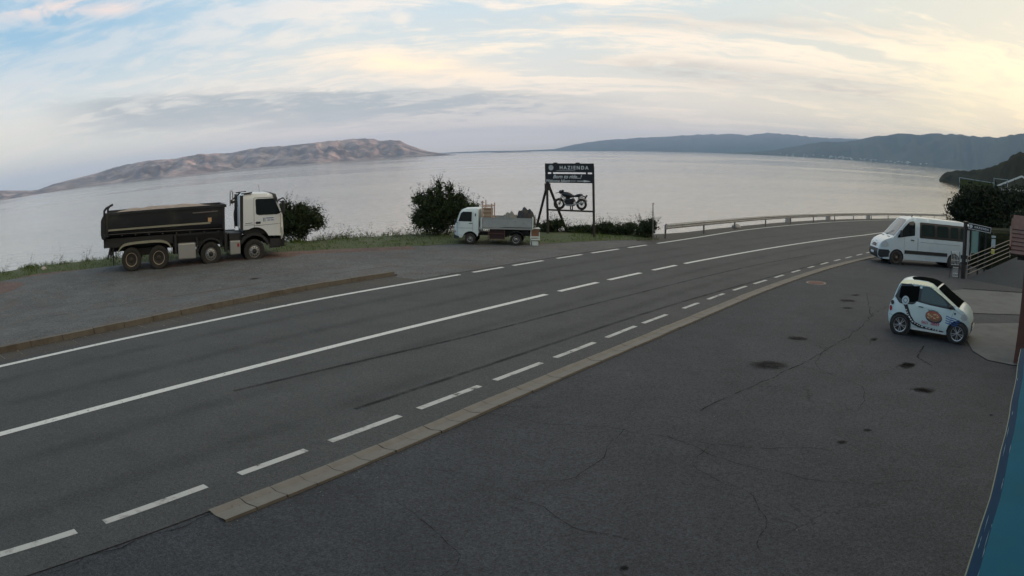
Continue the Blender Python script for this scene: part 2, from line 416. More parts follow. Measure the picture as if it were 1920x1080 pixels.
M['darkred'] = mat('dark_red_metal', (.028, .010, .011), .7, var=.3)
M['pinkwood'] = mat('faded_pink_wood', (.42, .28, .22), .8, var=.25, vscale=5)
M['wood'] = mat('pale_wood', (.34, .26, .18), .8, var=.3, vscale=5)
M['brownbox'] = mat('brown_board', (.20, .11, .07), .8, var=.3, vscale=4)
M['tarp'] = mat('dark_tarp', (.03, .028, .027), .8, var=.5, vscale=5, bump=.8, bscale=8)
M['net'] = mat('grey_cloth', (.20, .20, .18), .9, var=.5, vscale=9, bump=.8, bscale=15)
M['signblack'] = mat('sign_black', (.012, .013, .018), .45, var=.2)
M['whiteletter'] = mat('white_letter', (.62, .63, .64), .6)
M['rustbar'] = mat('dark_timber', (.035, .025, .022), .8, var=.4, vscale=6)
M['galv'] = mat('galvanised_steel', (.40, .41, .42), .55, .2, var=.2, vscale=4, dirt=((.20, .16, .15), 2.5, .5))
M['galvdark'] = mat('weathered_steel', (.15, .135, .13), .6, .4, var=.3, vscale=4)
M['stone'] = mat('pale_stone', (.36, .32, .29), .9, var=.25, vscale=5, bump=.5)
M['handrail'] = mat('handrail_metal', (.22, .21, .20), .45, .4, var=.15)
M['brownwood'] = mat('brown_timber', (.085, .035, .028), .6, var=.35, vscale=3)
M['rooftile'] = mat('roof_tile', (.065, .030, .030), .7, var=.45, vscale=4, dirt=((.10, .08, .08), 5, .5))
M['teal'] = mat('teal_sheet', (.016, .10, .145), .85, spec=.1, var=.2, vscale=2.0, dirt=((.025, .09, .115), 3.0, .6))
M['navy'] = mat('navy_band', (.006, .034, .075), .8, spec=.15, var=.25, vscale=3)
M['ochre'] = mat('ochre_trim', (.14, .16, .10), .6, var=.4, vscale=12)
M['palewear'] = mat('worn_white', (.35, .42, .45), .7, var=.3, vscale=20)
M['plaster'] = mat('plaster', (.45, .42, .38), .9, var=.15)
M['housewhite'] = mat('white_paint', (.6, .6, .58), .7)
M['greenpanel'] = mat('pale_green_panel', (.17, .27, .24), .6, var=.1)
M['yellow'] = mat('yellow_plastic', (.55, .50, .10), .5)
M['blueink'] = mat('blue_ink', (.03, .10, .30), .5)
M['redink'] = mat('red_ink', (.35, .05, .10), .5)
M['darkink'] = mat('dark_ink', (.02, .03, .06), .5)
M['rust'] = mat('rusty_iron', (.10, .045, .035), .8, var=.4, vscale=10)

# sea
def seamat():
    m_ = bpy.data.materials.new('sea_water'); m_.use_nodes = True
    T = NT(m_.node_tree); bs = T.n['Principled BSDF']
    o_ = T.node('ShaderNodeTexCoord').outputs['Object']
    bs.inputs['Base Color'].default_value = (.13, .115, .095, 1); bs.inputs['IOR'].default_value = 1.33
    mp = T.node('ShaderNodeMapping'); mp.inputs['Rotation'].default_value = (0, 0, R(-8)); mp.inputs['Scale'].default_value = (.45, 1.0, 1); T.l.new(o_, mp.inputs[0])
    h = T.m('ADD', T.noise(mp.outputs[0], .55, 4, .55, .3), T.m('MULTIPLY', T.noise(mp.outputs[0], .22, 4, .55, .3), 3.0))
    b_ = T.node('ShaderNodeBump'); b_.inputs['Strength'].default_value = 0.5; b_.inputs['Distance'].default_value = .16
    T.l.new(h, b_.inputs['Height']); T.l.new(b_.outputs[0], bs.inputs['Normal'])
    mp2 = T.node('ShaderNodeMapping'); mp2.inputs['Scale'].default_value = (.35, 1.0, 1); T.l.new(o_, mp2.inputs[0])
    calm = T.ss(T.noise(mp2.outputs[0], .0022, 6, .6, .8), .35, .7)
    T.put(bs.inputs['Roughness'], T.m('ADD', .05, T.m('MULTIPLY', calm, .13)))
    bs.inputs['Specular IOR Level'].default_value = 1.0
    return m_
M['sea'] = seamat()
def hillmat(name, cols, scale, rough=.95, bumpd=20):
    m_ = bpy.data.materials.new(name); m_.use_nodes = True
    T = NT(m_.node_tree); bs = T.n['Principled BSDF']; o_ = T.node('ShaderNodeTexCoord').outputs['Object']
    n_ = T.noise(o_, scale, 8, .62, .4); T.put(bs.inputs['Base Color'], T.ramp(n_, cols)); bs.inputs['Roughness'].default_value = rough
    bs.inputs['Specular IOR Level'].default_value = .1
    b_ = T.node('ShaderNodeBump'); b_.inputs['Strength'].default_value = .8; b_.inputs['Distance'].default_value = bumpd
    T.l.new(T.noise(o_, scale*2, 8, .65), b_.inputs['Height']); T.l.new(b_.outputs[0], bs.inputs['Normal'])
    return m_
M['island'] = hillmat('island_limestone', [(.3, (.12, .115, .135)), (.48, (.22, .205, .225)), (.66, (.46, .39, .385))], .004, bumpd=40)
M['mainland'] = hillmat('wooded_mountain', [(.3, (.035, .045, .03)), (.6, (.07, .08, .055)), (.8, (.12, .12, .10))], .0012, bumpd=60)
M['nearhill'] = hillmat('wooded_hill', [(.35, (.008, .012, .007)), (.6, (.022, .027, .014)), (.8, (.07, .065, .05))], .02, bumpd=4)

# ------------------------------------------------------------------ far terrain
def interp(tab, x_):
    if x_ <= tab[0][0]: return tab[0][1]
    for (a, b), (c, d) in zip(tab, tab[1:]):
        if x_ <= c: return b+(d-b)*(x_-a)/(c-a)
    return tab[-1][1]
def ridge(name, prof, dist, depth, mat_, naz=240, nr=26, rug=.35, seed=0, base=SEA-.6, jag=.03, fr=6.0, label=None):
    """a body of hills: crest follows prof [(azimuth, elevation)], shoreline at dist(az)"""
    bm = bmesh.new(); a0, a1 = prof[0][0], prof[-1][0]; rows = []
    for i in range(naz+1):
        a = a0+(a1-a0)*i/naz; D0 = dist(a) if callable(dist) else dist; dp = depth(a) if callable(depth) else depth
        Dc = D0+dp*.55; e = interp(prof, a)
        hc = Dc*math.tan(R(e))+CAMZ-base
        hc = max(1.0, hc*(1+jag*noise.noise(Vector((a*1.7, seed, 0)))+jag*.6*noise.noise(Vector((a*6.1, seed, 3)))))
        row = []
        for j in range(nr+1):
            t = j/nr; d = D0+dp*t
            if t <= .55: f = (t/.55); f = f**.85
            else: f = 1-((t-.55)/.45)**1.5
            x_, y_ = d*sin(R(a)), d*cos(R(a))
            q = noise.fractal(Vector((x_/dp*fr, y_/dp*fr, seed*3.1)), .9, 2.1, 5)
            rd = 1-abs(noise.noise(Vector((a*.9, t*2.2, seed+.5)))*2)
            env = min(1, t/.12)*min(1, abs(t-.55)/.12)*(1 if t < .9 else (1-t)*10)
            h = hc*max(0, f*(1)+rug*env*(q*.5+(rd-.7)*.35))
            if t < .55: h = min(h, hc*(f+.0)*1.0+hc*.25*(t/.55)*(1-t/.55))
            h = min(h, hc*1.015)
            row.append(bm.verts.new((x_, y_, base+h)))
        rows.append(row)
    for p_, q_ in zip(rows, rows[1:]):
        for j in range(nr): bm.faces.new((p_[j], p_[j+1], q_[j+1], q_[j]))
    bmesh.ops.recalc_face_normals(bm, faces=bm.faces)
    o = link(name, bm, mat_, smooth_=True); tag(o, kind='structure'); return o

ISL = [(-62, .9), (-50, .6), (-43.2, .52), (-41.7, .30), (-40.2, .10), (-39.4, .12), (-38.15, .36), (-34.2, .73), (-32.3, 1.06), (-29.4, 1.25), (-27.1, 1.14), (-25.3, 1.30), (-22.5, 1.13), (-20.3, 1.37), (-17.7, 1.33), (-15.0, 1.43), (-12.4, 1.50), (-10.7, 1.44), (-10.1, 1.21), (-9.45, 1.24), (-8.6, 1.14), (-7.8, .71), (-6.5, .22), (-5.2, -.04), (-4.2, -.19)]
ridge('island', ISL, lambda a: 5600+900*max(0, (a+25)/20)+250*sin(a*.5), 2400, M['island'], 420, 46, rug=.5, seed=2, fr=13)
ridge('islet', [(-1.5, -.10), (-.5, -.05), (.8, -.05), (1.8, -.10)], 11000, 800, M['island'], 30, 8, seed=5)
ridge('far_coast', [(-9, -.12), (-6, .02), (-2, .06), (1, .02), (3.6, .10), (5.3, .50), (7.4, .80), (10.4, 1.04), (12.5, 1.15), (14.7, 1.33), (16.8, 1.45), (17.75, 1.56), (19.0, 1.45), (20.84, 1.72), (21.7, 1.70), (23.5, 1.60), (25.8, 1.56), (28.1, 1.64), (34, 1.7), (50, 1.6)], lambda a: 22500-1500*max(0, a/50), 6500, M['mainland'], 300, 24, seed=9, rug=.5, jag=.05)
ridge('mainland_hills', [(17.5, -.06), (19.5, .12), (21.2, .31), (24.4, 1.06), (28.1, 1.49), (30, 1.93), (32.3, 2.38), (35.2, 2.55), (37.7, 2.72), (39.7, 2.65), (41.2, 2.74), (42.7, 3.1), (43.8, 3.3), (50, 4.3), (60, 5.2)], lambda a: 15000-170*max(0, a-17.5)*1.2, 4200, M['mainland'], 260, 28, seed=14, rug=.6)
ridge('headland_hill', [(35.7, -1.02), (35.95, -.72), (36.6, -.30), (38.1, -.17), (39.1, .0), (40.1, .2), (41.1, .55), (42.2, 1.15), (43.2, 1.70), (44, 2.0), (46, 3.4), (48.5, 8), (52, 11.5), (58, 13), (70, 13.5), (100, 12)], lambda a: max(240, 1080-max(0, a-36.2)*85), lambda a: 140+max(0, a-36)*12, M['nearhill'], 260, 20, seed=21, rug=.5, jag=.10, fr=5)  # unseen stretch beyond the right frame edge raised to block low sky glow
ridge('mountain_ridge', [(52, .2), (58, 9.5), (66, 13.0), (80, 14.2), (100, 14.0), (140, 12), (180, 13), (220, 12), (245, 7), (255, 1)], 2300, 1400, M['mainland'], 200, 12, seed=30)
bm = bmesh.new(); bmesh.ops.create_circle(bm, cap_ends=True, radius=29500, segments=96)
o = link('sea', bm, M['sea']); o.location = (0, 0, SEA); tag(o, kind='structure')

bm = bmesh.new(); rr = random.Random(4)
for k in range(90):
    a = rr.gauss(28.5, 2.2) if k % 3 else rr.uniform(20, 36); D_ = 15000-170*max(0, a-17.5)*1.2+rr.uniform(20, 260); z_ = SEA+rr.uniform(6, 30)+(D_-(15000-170*max(0, a-17.5)*1.2))*.12
    box(bm, (D_*sin(R(a)), D_*cos(R(a)), z_), (rr.uniform(12, 26), rr.uniform(12, 26), rr.uniform(9, 18)))
o = link('village', bm, M['housewhite']); tag(o, 'far-off pale village houses along the foot of the hazy mountains', 'village', kind='stuff')
# ------------------------------------------------------------------ near land
COAST = [(-150, -140), (-90, -62), (-50, -8), (-32.5, 15), (-25.2, 25.6), (-23.4, 28.6), (-19.9, 30.2), (-16.9, 31.3), (-14.3, 32.9), (-10.2, 36.4), (-5.9, 39.5), (-1.2, 42.2), (3.0, 43.3), (7.2, 42.6), (10.6, 44.6), (15.2, 50.0), (23.5, 59.2), (32.3, 67.7), (41.7, 75.6), (52.6, 83.9), (63.4, 91.2), (80, 101), (110, 118)]
CP = catmull(COAST, 1.2)
bm = bmesh.new()
def gz(x_, y_): return G(x_, y_)
GW = [(-60, -84), (-30, -37.5), (-16, -6), (-9.5, 3), (-6.2, 7.6), (-2.6, 11.6), (1.6, 15.8), (5.0, 20.2), (9.5, 25.6), (13.0, 29.6), (19.0, 35.5), (29, 45.5), (42, 57), (60, 72), (90, 96), (125, 124)]
top = [bm.verts.new((x_, y_, gz(x_, y_)-.006)) for x_, y_ in GW]
back = [bm.verts.new((x_, y_, gz(x_, y_)-.006)) for x_, y_ in [(170, 140), (170, -150), (0, -170), (-50, -150)]]
f = bm.faces.new(top+back); f.normal_update()
if f.normal.z < 0: f.normal_flip()
bmesh.ops.triangulate(bm, faces=bm.faces)
o = link('ground', bm, M['lot']); tag(o, kind='structure')
# slope down to the sea
bm = bmesh.new(); N = normals2(CP); rows = []
for i, (p_, n_) in enumerate(zip(CP, N)):
    row = []
    for k, (off, zf) in enumerate([(0, -.006), (.5, -.35), (2.5, -2.2), (7, -6.5), (14, -13), (24, None)]):
        q = p_+n_*(off+(.6*noise.noise(Vector((p_.x*.3, p_.y*.3, k)))*min(1, off)))
        z_ = SEA-1.2 if zf is None else gz(p_.x, p_.y)+zf+(.5*noise.noise(Vector((p_.x*.25, p_.y*.25, k+9)))*min(1, off*.4))
        row.append(bm.verts.new((q.x, q.y, z_)))
    rows.append(row)
for a, b in zip(rows, rows[1:]):
    for j in range(5): bm.faces.new((a[j], a[j+1], b[j+1], b[j]))
bmesh.ops.recalc_face_normals(bm, faces=bm.faces)
o = link('shore_slope', bm, M['cliff']); tag(o, kind='structure')

KP0 = None
# ------------------------------------------------------------------ road and its markings
def ext(P, back_, fwd):
    a = Vector(P[0])-Vector(P[1]); a.normalize(); b = Vector(P[-1])-Vector(P[-2]); b.normalize()
    return [Vector(P[0])+a*back_]+[Vector(p_) for p_ in P]+[Vector(P[-1])+b*fwd]
EDGE = [(-11.24, 11.2), (-9.54, 14.04), (-7.57, 17.1), (-5.64, 20.19), (-1.81, 25.21), (-0.34, 27.32), (1.32, 29.44), (3.39, 32.13), (5.27, 34.41), (7.82, 37.53), (11.97, 42.8), (16.56, 48.82), (24.11, 57.06), (32.89, 65.69), (43.44, 74.67), (54, 82.6), (66, 90.3)]
CENT = [(-8.19, 7.75), (-6.8, 10.06), (-5.44, 12.22), (-3.02, 15.88), (-1.11, 18.48), (1.01, 21.43), (2.88, 23.93), (4.86, 26.38), (7.52, 29.69), (9.03, 31.29), (11.51, 34.04), (16.22, 38.99), (22.72, 45.41), (27.88, 50.01), (33.49, 55.38), (45, 65), (58, 75)]
DASHC = [(-5.59, 4.6), (-4.91, 5.6), (-3.87, 7.3), (-2.88, 8.77), (-1.78, 10.38), (-0.61, 12.06), (0.54, 13.65), (1.8, 15.36), (2.99, 17.08), (4.13, 18.52), (5.49, 20.28), (6.81, 21.96), (8.15, 23.55), (9.51, 25.05), (10.84, 26.53), (12.29, 28.15), (13.66, 29.55), (15.19, 31.18), (16.65, 32.6), (18.17, 34.12), (19.79, 35.76), (20.98, 36.9), (30, 46), (42, 57)]
GUTA = [(-3.55, 6.63), (-2.74, 7.88), (-1.89, 9.14), (-1.03, 10.41), (-0.17, 11.71), (0.68, 12.93), (1.47, 13.97), (2.02, 14.71), (2.57, 15.41), (3.2, 16.28), (4.04, 17.38), (5.5, 19.25), (7.23, 21.5), (8.72, 23.3), (10.85, 25.75), (13.65, 28.8), (17.07, 32.2), (19.74, 34.6), (30, 44.5)]
EP = smooth(catmull(ext(EDGE, 60, 60), .8), 12); CPc = smooth(catmull(ext(CENT, 60, 60), .8), 12)
DP = smooth(catmull(ext(DASHC, 60, 40), .5), 8); GP = smooth(catmull(GUTA, .5), 8)
GX = smooth(catmull(ext(GUTA, 60, 0), .6), 8)
# road surface between far edge line + .35 and gutter
bm = bmesh.new()
def resample(P, n):
    S = arclen(P); o_ = []; i = 0
    for k in range(n+1):
        s = S[-1]*k/n
        while i < len(S)-2 and S[i+1] < s: i += 1
        o_.append(P[i].lerp(P[i+1], (s-S[i])/max(1e-9, S[i+1]-S[i])))
    return o_
def nearest(P, q): return min(range(len(P)), key=lambda i: (P[i]-q).length_squared)
EPn = normals2(EP); far = [p_+n_*.32 for p_, n_ in zip(EP, EPn)]
# match each far-edge point to the near edge by perpendicular
NEAR = GX[:-1]+[Vector((42, 54.5)), Vector((58, 68)), Vector((100, 100))]
NEAR = catmull([tuple(v_) for v_ in NEAR[::6]], .6)
rows = []; last = 0
for p_ in far[::2]:
    j = max(last, nearest(NEAR, p_)); last = j
    row = []
    for t in range(9):
        q = p_.lerp(NEAR[j], t/8); row.append(bm.verts.new((q.x, q.y, G(q.x, q.y)+.004)))
    rows.append(row)
for a, b in zip(rows, rows[1:]):
    for j in range(8):
        try: bm.faces.new((a[j], a[j+1], b[j+1], b[j]))
        except Exception: pass
bmesh.ops.recalc_face_normals(bm, faces=bm.faces)
for f_ in bm.faces:
    if f_.normal.z < 0: f_.normal_flip()
o = link('road', bm, M['road']); tag(o, kind='structure')

def sat(P, q):
    q = Vector(q); S = arclen(P); best = None
    for i in range(len(P)-1):
        d = P[i+1]-P[i]; t = max(0, min(1, (q-P[i]).dot(d)/d.length_squared)); e = (P[i]+d*t-q).length
        if best is None or e < best[0]: best = (e, S[i]+t*d.length)
    return best[1]
bm = bmesh.new(); W2 = .09
ribbon(EP, W2, -W2, .009, bm, 0, sat(EP, (-1.81, 25.21)))
for a, b in [((-1.38, 25.82), (-.36, 27.3)), ((.05, 27.8), (1.30, 29.4)), ((1.95, 30.2), (3.15, 31.75)), ((3.65, 32.4), (5.15, 34.3)), ((5.75, 35.05), (7.0, 36.5))]:
    ribbon(EP, W2, -W2, .009, bm, sat(EP, a), sat(EP, b))
ribbon(EP, W2, -W2, .009, bm, sat(EP, (7.75, 37.5)), sat(EP, (66, 90.3)))
W3 = .095
ribbon(CPc, W3, -W3, .009, bm, 0, sat(CPc, (1.01, 21.43)))
for a, b in [((1.45, 22.0), (2.85, 23.9)), ((3.3, 24.5), (4.8, 26.35)), ((5.4, 27.15), (6.75, 28.7))]:
    ribbon(CPc, W3, -W3, .009, bm, sat(CPc, a), sat(CPc, b))
ribbon(CPc, W3, -W3, .009, bm, sat(CPc, (7.25, 29.35)), sat(CPc, (58, 75)))
o = link('road_lines', bm, M['white_line']); tag(o, kind='structure')
DD = [(-4.77, 5.94), (-3.87, 7.3), (-3.57, 7.78), (-2.88, 8.77), (-2.66, 9.18), (-1.78, 10.38), (-1.59, 10.79), (-0.61, 12.06), (-0.4, 12.46), (0.54, 13.65), (0.78, 14.09), (1.8, 15.36), (2.06, 15.88), (2.99, 17.08), (3.25, 17.42), (4.13, 18.52), (4.71, 19.48), (5.49, 20.28), (5.89, 20.94), (6.81, 21.96), (7.29, 22.69), (8.15, 23.55), (8.57, 24.17), (9.51, 25.05), (10.06, 25.82), (10.84, 26.53), (11.48, 27.39), (12.29, 28.15), (13.0, 29.0), (13.66, 29.55), (14.3, 30.41), (15.19, 31.18), (15.84, 31.95), (16.65, 32.6), (17.31, 33.33), (18.17, 34.12), (18.88, 34.89), (19.79, 35.76), (20.39, 36.37), (20.98, 36.9)]
bm = bmesh.new(); ribbon(DP, .070, -.070, .009, bm, sat(DP, (-5.59, 4.6))-1.2, sat(DP, (-4.95, 5.55)))
for k in range(0, len(DD), 2): ribbon(DP, .070, -.070, .009, bm, sat(DP, DD[k]), sat(DP, DD[k+1]))
s_ = sat(DP, (20.98, 36.9))
for k in range(14): ribbon(DP, .070, -.070, .009, bm, s_+.9+k*2.0, s_+2.0+k*2.0)
for k in range(1, 12): ribbon(DP, .070, -.070, .009, bm, sat(DP, (-5.59, 4.6))-1.2-k*2.3, sat(DP, (-5.59, 4.6))-2.6-k*2.3+2.6-.9)
o = link('dashed_lines', bm, M['old_line']); tag(o, kind='structure')
# parking bay lines
bm = bmesh.new()
for a, b in [((15.88, 28.32), (21.18, 26.65)), ((17.3, 29.6), (22.6, 28.2)), ((15.88, 28.32), (16.6, 29.15)), ((17.3, 29.6), (17.9, 30.3))]:
    ribbon([Vector(a), Vector(b)], .045, -.045, .004, bm)
o = link('parking_lines', bm, M['faint_line']); tag(o, kind='structure')
# rubber marks
bm = bmesh.new()
for pts, wd in [([(-4.93, 11.15), (-3.2, 13.3), (-.9, 15.95), (1.6, 19.1), (4.3, 22.3), (7.3, 25.8), (11, 29.8), (16, 34.6)], .085), ([(-2.55, 10.6), (-1.0, 12.75), (.6, 14.9), (2.6, 17.5), (5.0, 20.4), (7.7, 23.4), (11.2, 27.2), (15, 31.2)], .095)]:
    P_ = smooth(catmull(pts, .7), 3); ribbon(P_, wd, -wd, .0065, bm)
o = link('tyre_marks', bm, M['rubber']); tag(o, kind='structure')
M['track'] = decal('wheel_track', (.030, .030, .030), .75, .5, .2, .8, .8, .17)
bm = bmesh.new()
for o_ in (-1.35, -3.05, 1.45, 3.15): ribbon(CPc, o_+.34, o_-.34, .0055, bm, 30, sat(CPc, (45, 65)))
o = link('wheel_tracks', bm, M['track']); tag(o, kind='structure')
# gutter of half-metre stones
bm = bmesh.new(); jb = bmesh.new(); S_ = arclen(GP)[-1]; L0 = .493; k = 0; s = 0
P_ = GP; N_ = normals2(GP); SS = arclen(GP)
def onp(P, N, SS, s):
    for i in range(len(SS)-1):
        if SS[i+1] >= s: t = (s-SS[i])/max(1e-9, SS[i+1]-SS[i]); return P[i].lerp(P[i+1], t), N[i].lerp(N[i+1], t).normalized()
    return P[-1], N[-1]
while s+L0 < S_:
    g0, g1 = s+.006, s+L0-.006; jz = random.uniform(-.004, .004); jo = random.uniform(-.008, .008)
    ring = []
    for sv in (g0, g1):
        p_, n_ = onp(P_, N_, SS, sv); row = []
        for off, zz in [(0, .010), (.04, .008), (.13, -.012), (.20, -.006), (.33, .016), (.36, .016), (.36, -.05)]:
            q = p_-n_*(off+jo); row.append(bm.verts.new((q.x, q.y, G(q.x, q.y)+zz+.016+jz)))
        ring.append(row)
    for j in range(6): bm.faces.new((ring[0][j], ring[1][j], ring[1][j+1], ring[0][j+1]))
    s += L0
for f_ in bm.faces:
    f_.normal_update()
    if f_.normal.z < 0: f_.normal_flip()
o = link('gutter', bm, M['gutter']); tag(o, kind='structure')
ribbon(GP, .02, -.37, -.0035, jb); o = link('gutter_bed', jb, M['joint']); tag(o, kind='structure')
KP0 = smooth(catmull([(-20, -2), (-12.11, 12.15), (-10.55, 14.58), (-9.74, 15.9), (-8.22, 18.68), (-6.25, 21.94), (-3.75, 25.24)], .5), 8); KN0 = normals2(KP0)
# cracks and stains in the asphalt
bm = bmesh.new()
def crackline(pts, wd, z_=.0045, jit=.06):
    P_ = catmull(pts, .18); P_ = [v_+Vector((noise.noise(Vector((v_.x*2.2, v_.y*2.2, 1))), noise.noise(Vector((v_.x*2.2, v_.y*2.2, 5)))))*jit*2 for v_ in P_]
    ribbon(P_, wd, -wd, z_, bm)
for pts, wd in [([(12.8, 22.6), (10.2, 17.8), (6.9, 14.2), (4.6, 12.1), (3.0, 10.7)], .018), ([(-.6, 10.7), (.6, 10.2), (1.6, 9.9), (2.8, 9.2), (4.6, 8.6)], .010), ([(-3.5, 6.55), (-4.6, 4.9), (-5.2, 3.9), (-5.8, 3.0)], .014), ([(2.2, 9.6), (3.0, 8.4), (4.2, 7.5), (5.4, 7.2)], .010), ([(-1.2, 8.4), (.2, 8.0), (.9, 8.4), (1.6, 9.9)], .008), ([(10.3, 14.6), (9.4, 13.6), (9.3, 12.7)], .035), ([(0, 7.6), (.8, 6.7), (1.6, 6.3)], .008), ([(6.9, 14.2), (6.3, 13.0), (6.6, 11.6), (6.1, 10.4)], .009), ([(2.8, 9.2), (2.4, 8.3), (2.9, 7.2), (2.5, 6.0)], .008), ([(12.4, 20.0), (10.9, 18.7), (10.2, 17.8)], .012), ([(8.2, 17.9), (9.0, 16.2), (8.7, 14.9)], .010), ([(-1.4, 7.4), (-.6, 6.2), (-.9, 5.2), (-.2, 4.4)], .008)]:
    crackline(pts, wd)
crackline([(-13.5, 15.6), (-11.3, 18.2), (-8.9, 21.0), (-6.0, 24.4), (-4.4, 26.2), (-3.6, 25.9)], .03, .150)
crackline([(-4.2, 29.6), (-2.8, 30.6), (-.5, 31.6)], .03, .0085); crackline([(-.8, 30.3), (.5, 31.0), (2.6, 31.3)], .015, .0085)
o = link('asphalt_cracks', bm, M['crack']); tag(o, kind='structure')
bm = bmesh.new()
def blob(x_, y_, rx, ry, ang=0, z_=.0042):
    uv = bm.loops.layers.uv.verify(); c_, s2 = cos(ang), sin(ang); vs = []
    for u, v_ in ((0, 0), (1, 0), (1, 1), (0, 1)):
        X, Y = (u-.5)*2*rx, (v_-.5)*2*ry; x2, y2 = x_+X*c_-Y*s2, y_+X*s2+Y*c_; vs.append((bm.verts.new((x2, y2, G(x2, y2)+z_)), (u, v_)))
    f_ = bm.faces.new([a for a, b in vs])
    for l_, (a, b) in zip(f_.loops, vs): l_[uv].uv = b
for k, b in enumerate([(5.25, 13.35, .62, .48, .6), (8.6, 12.9, .45, .3, .5), (8.0, 11.1, .42, .26, -.3), (8.72, 12.99, .35, .25, .5), (7.99, 11.05, .38, .24, -.3), (6.9, 15.7, .4, .3, 0), (11.1, 20.9, .5, .35, 0), (10.4, 19.6, .3, .2, 0), (4.9, 8.9, .16, .10, .3), (5.6, 9.3, .12, .08, 0), (1.05, 5.9, .09, .07, .4), (12.0, 22.0, .4, .2, .4), (9.1, 15.4, .35, .16, .8), (8.6, 9.3, .1, .06, 0), (-9.2, 24.0, .35, .2, .7), (-6.8, 23.3, .2, .12, 0), (-4.9, 24.7, .2, .12, 0)]):
    blob(*b, z_=.0042 if b[0] > -4 else .03)
o = link('oil_stains', bm, M['stain']); tag(o, kind='structure')
# grit and small stones
M['grit'] = leafmat('grit_stones', (.05, .045, .04), (.30, .27, .24), .9)
bm = bmesh.new(); rr = random.Random(11)
def pebble(x_, y_, z_, r_):
    vs = [bm.verts.new((x_+rr.uniform(.6, 1)*r_*cos(a), y_+rr.uniform(.6, 1)*r_*sin(a), z_)) for a in (0, 1.5, 3.1, 4.6)]; t_ = bm.verts.new((x_+rr.uniform(-.3, .3)*r_, y_+rr.uniform(-.3, .3)*r_, z_+r_*.8))
    for k in range(4): bm.faces.new((vs[k], vs[(k+1) % 4], t_))
for k in range(1500):      # along the gutter
    p_, n_ = onp(GP, normals2(GP) if k == 0 else GPN, SS, rr.uniform(0, 34)) if k else (GP[0], normals2(GP)[0])
    if k == 0: GPN = normals2(GP); continue
    u = rr.choice([rr.gauss(-.12, .05), rr.gauss(.12, .12), rr.gauss(-.5, .12)]); q = p_+n_*u; pebble(q.x, q.y, G(q.x, q.y)+.012, rr.uniform(.004, .011))
for k in range(1800):      # along the kerb foot and over the lay-by
    i = rr.randrange(len(KP0)); q = KP0[i]+KN0[i]*(-abs(rr.gauss(0, .35))-.02); pebble(q.x, q.y, G(q.x, q.y)+.008, rr.uniform(.006, .018))
for k in range(2600):
    x_, y_ = rr.uniform(-24, -4), rr.uniform(18, 34); u = -.843*(x_+12.11)+.538*(y_-12.15)
    if 3.2 < u < 11.5 and noise.noise(Vector((x_*.5, y_*.5, 7))) > -.05: pebble(x_, y_, G(x_, y_)+.010+(.02 if u > 8.5 else 0), rr.uniform(.008, .030)*(1.4 if u > 8 else 1))
for k in range(260):
    x_, y_ = rr.uniform(-8, 14), rr.uniform(3, 24); pebble(x_, y_, G(x_, y_)+.006, rr.uniform(.004, .012))
o = link('grit', bm, M['grit']); tag(o, 'loose grit and small stones scattered over the asphalt and lay-by', 'gravel', kind='stuff')
# manhole
t_ = empty('manhole_cover', (11.5, 24.6, G(11.5, 24.6))); tag(t_, 'small rusty round manhole cover in the asphalt beyond the stone gutter', 'manhole cover')
bm = bmesh.new(); bmesh.ops.create_circle(bm, cap_ends=True, radius=.33, segments=28); o = link('cover', bm, M['rust'], t_); o.location = (0, 0, .016)
bm = bmesh.new(); lathe(bm, [(.34, .0), (.36, .008), (.40, .008), (.42, 0)], Matrix.Rotation(pi/2, 4, 'X')); o = link('ring', bm, M['galvdark'], t_); o.location = (0, 0, .004)

# ------------------------------------------------------------------ raised lay-by, kerb, grass verge
KERB = [(-12.11, 12.15), (-10.55, 14.58), (-9.74, 15.9), (-8.22, 18.68), (-6.25, 21.94), (-3.75, 25.24)]
KP = smooth(catmull(ext(KERB, 50, 0), .5), 8); KN = normals2(KP); KS = arclen(KP)
GLO = [(-61, -28), (-46, -8), (-31, 12), (-23.2, 23.2), (-21.9, 26.2), (-18.36, 28.3), (-14.5, 29.9), (-11.16, 31.4), (-9.31, 32.3), (-6.84, 33.3), (-4.3, 34.4), (-2.87, 35.3), (1.39, 35.9), (4.56, 38.0), (7.95, 39.5)]
GLP = catmull(GLO, .6)
bm = bmesh.new(); rows = []
# lay-by sheet: from kerb back to grass
EPfar = far
path = [(p_+n_*.12, .012+.132*min(1, max(0, (KS[-1]-s_k-.3)/1.8))) for p_, n_, s_k in zip(KP, KN, KS)]
# after the kerb end follow the road edge
e0 = nearest(EPfar, Vector((-2.4, 25.2)))
tail = EPfar[e0:nearest(EPfar, Vector((7.6, 38.4)))]
path2 = path+[(q, .012) for q in tail]
last = 0; sharp = []
for idx, (p_, hz) in enumerate(path2):
    frac = idx/(len(path2)-1)
    j = max(last, nearest(GLP, p_)) if idx else nearest(GLP, p_); last = j
    row = []; tgt = GLP[min(j, len(GLP)-1)]; tgt = tgt+(tgt-p_).normalized()*.5
    for t in (0, .05, .1, .15, .22, .3, .4, .55, .7, .85, 1.0):
        q = p_.lerp(tgt, t); dd = (q-p_).length
        z_ = .010+max(0, hz-.010)*max(0, 1-(dd/3.0)**2) if dd < 3 else .010
        row.append(bm.verts.new((q.x, q.y, G(q.x, q.y)+z_)))
    rows.append(row)
for a, b in zip(rows, rows[1:]):
    for j in range(10):
        try: bm.faces.new((a[j], a[j+1], b[j+1], b[j]))
        except Exception: pass
for f_ in bm.faces:
    f_.normal_update()
    if f_.normal.z < 0: f_.normal_flip()
o = link('lay_by', bm, M['layby']); tag(o, kind='structure')
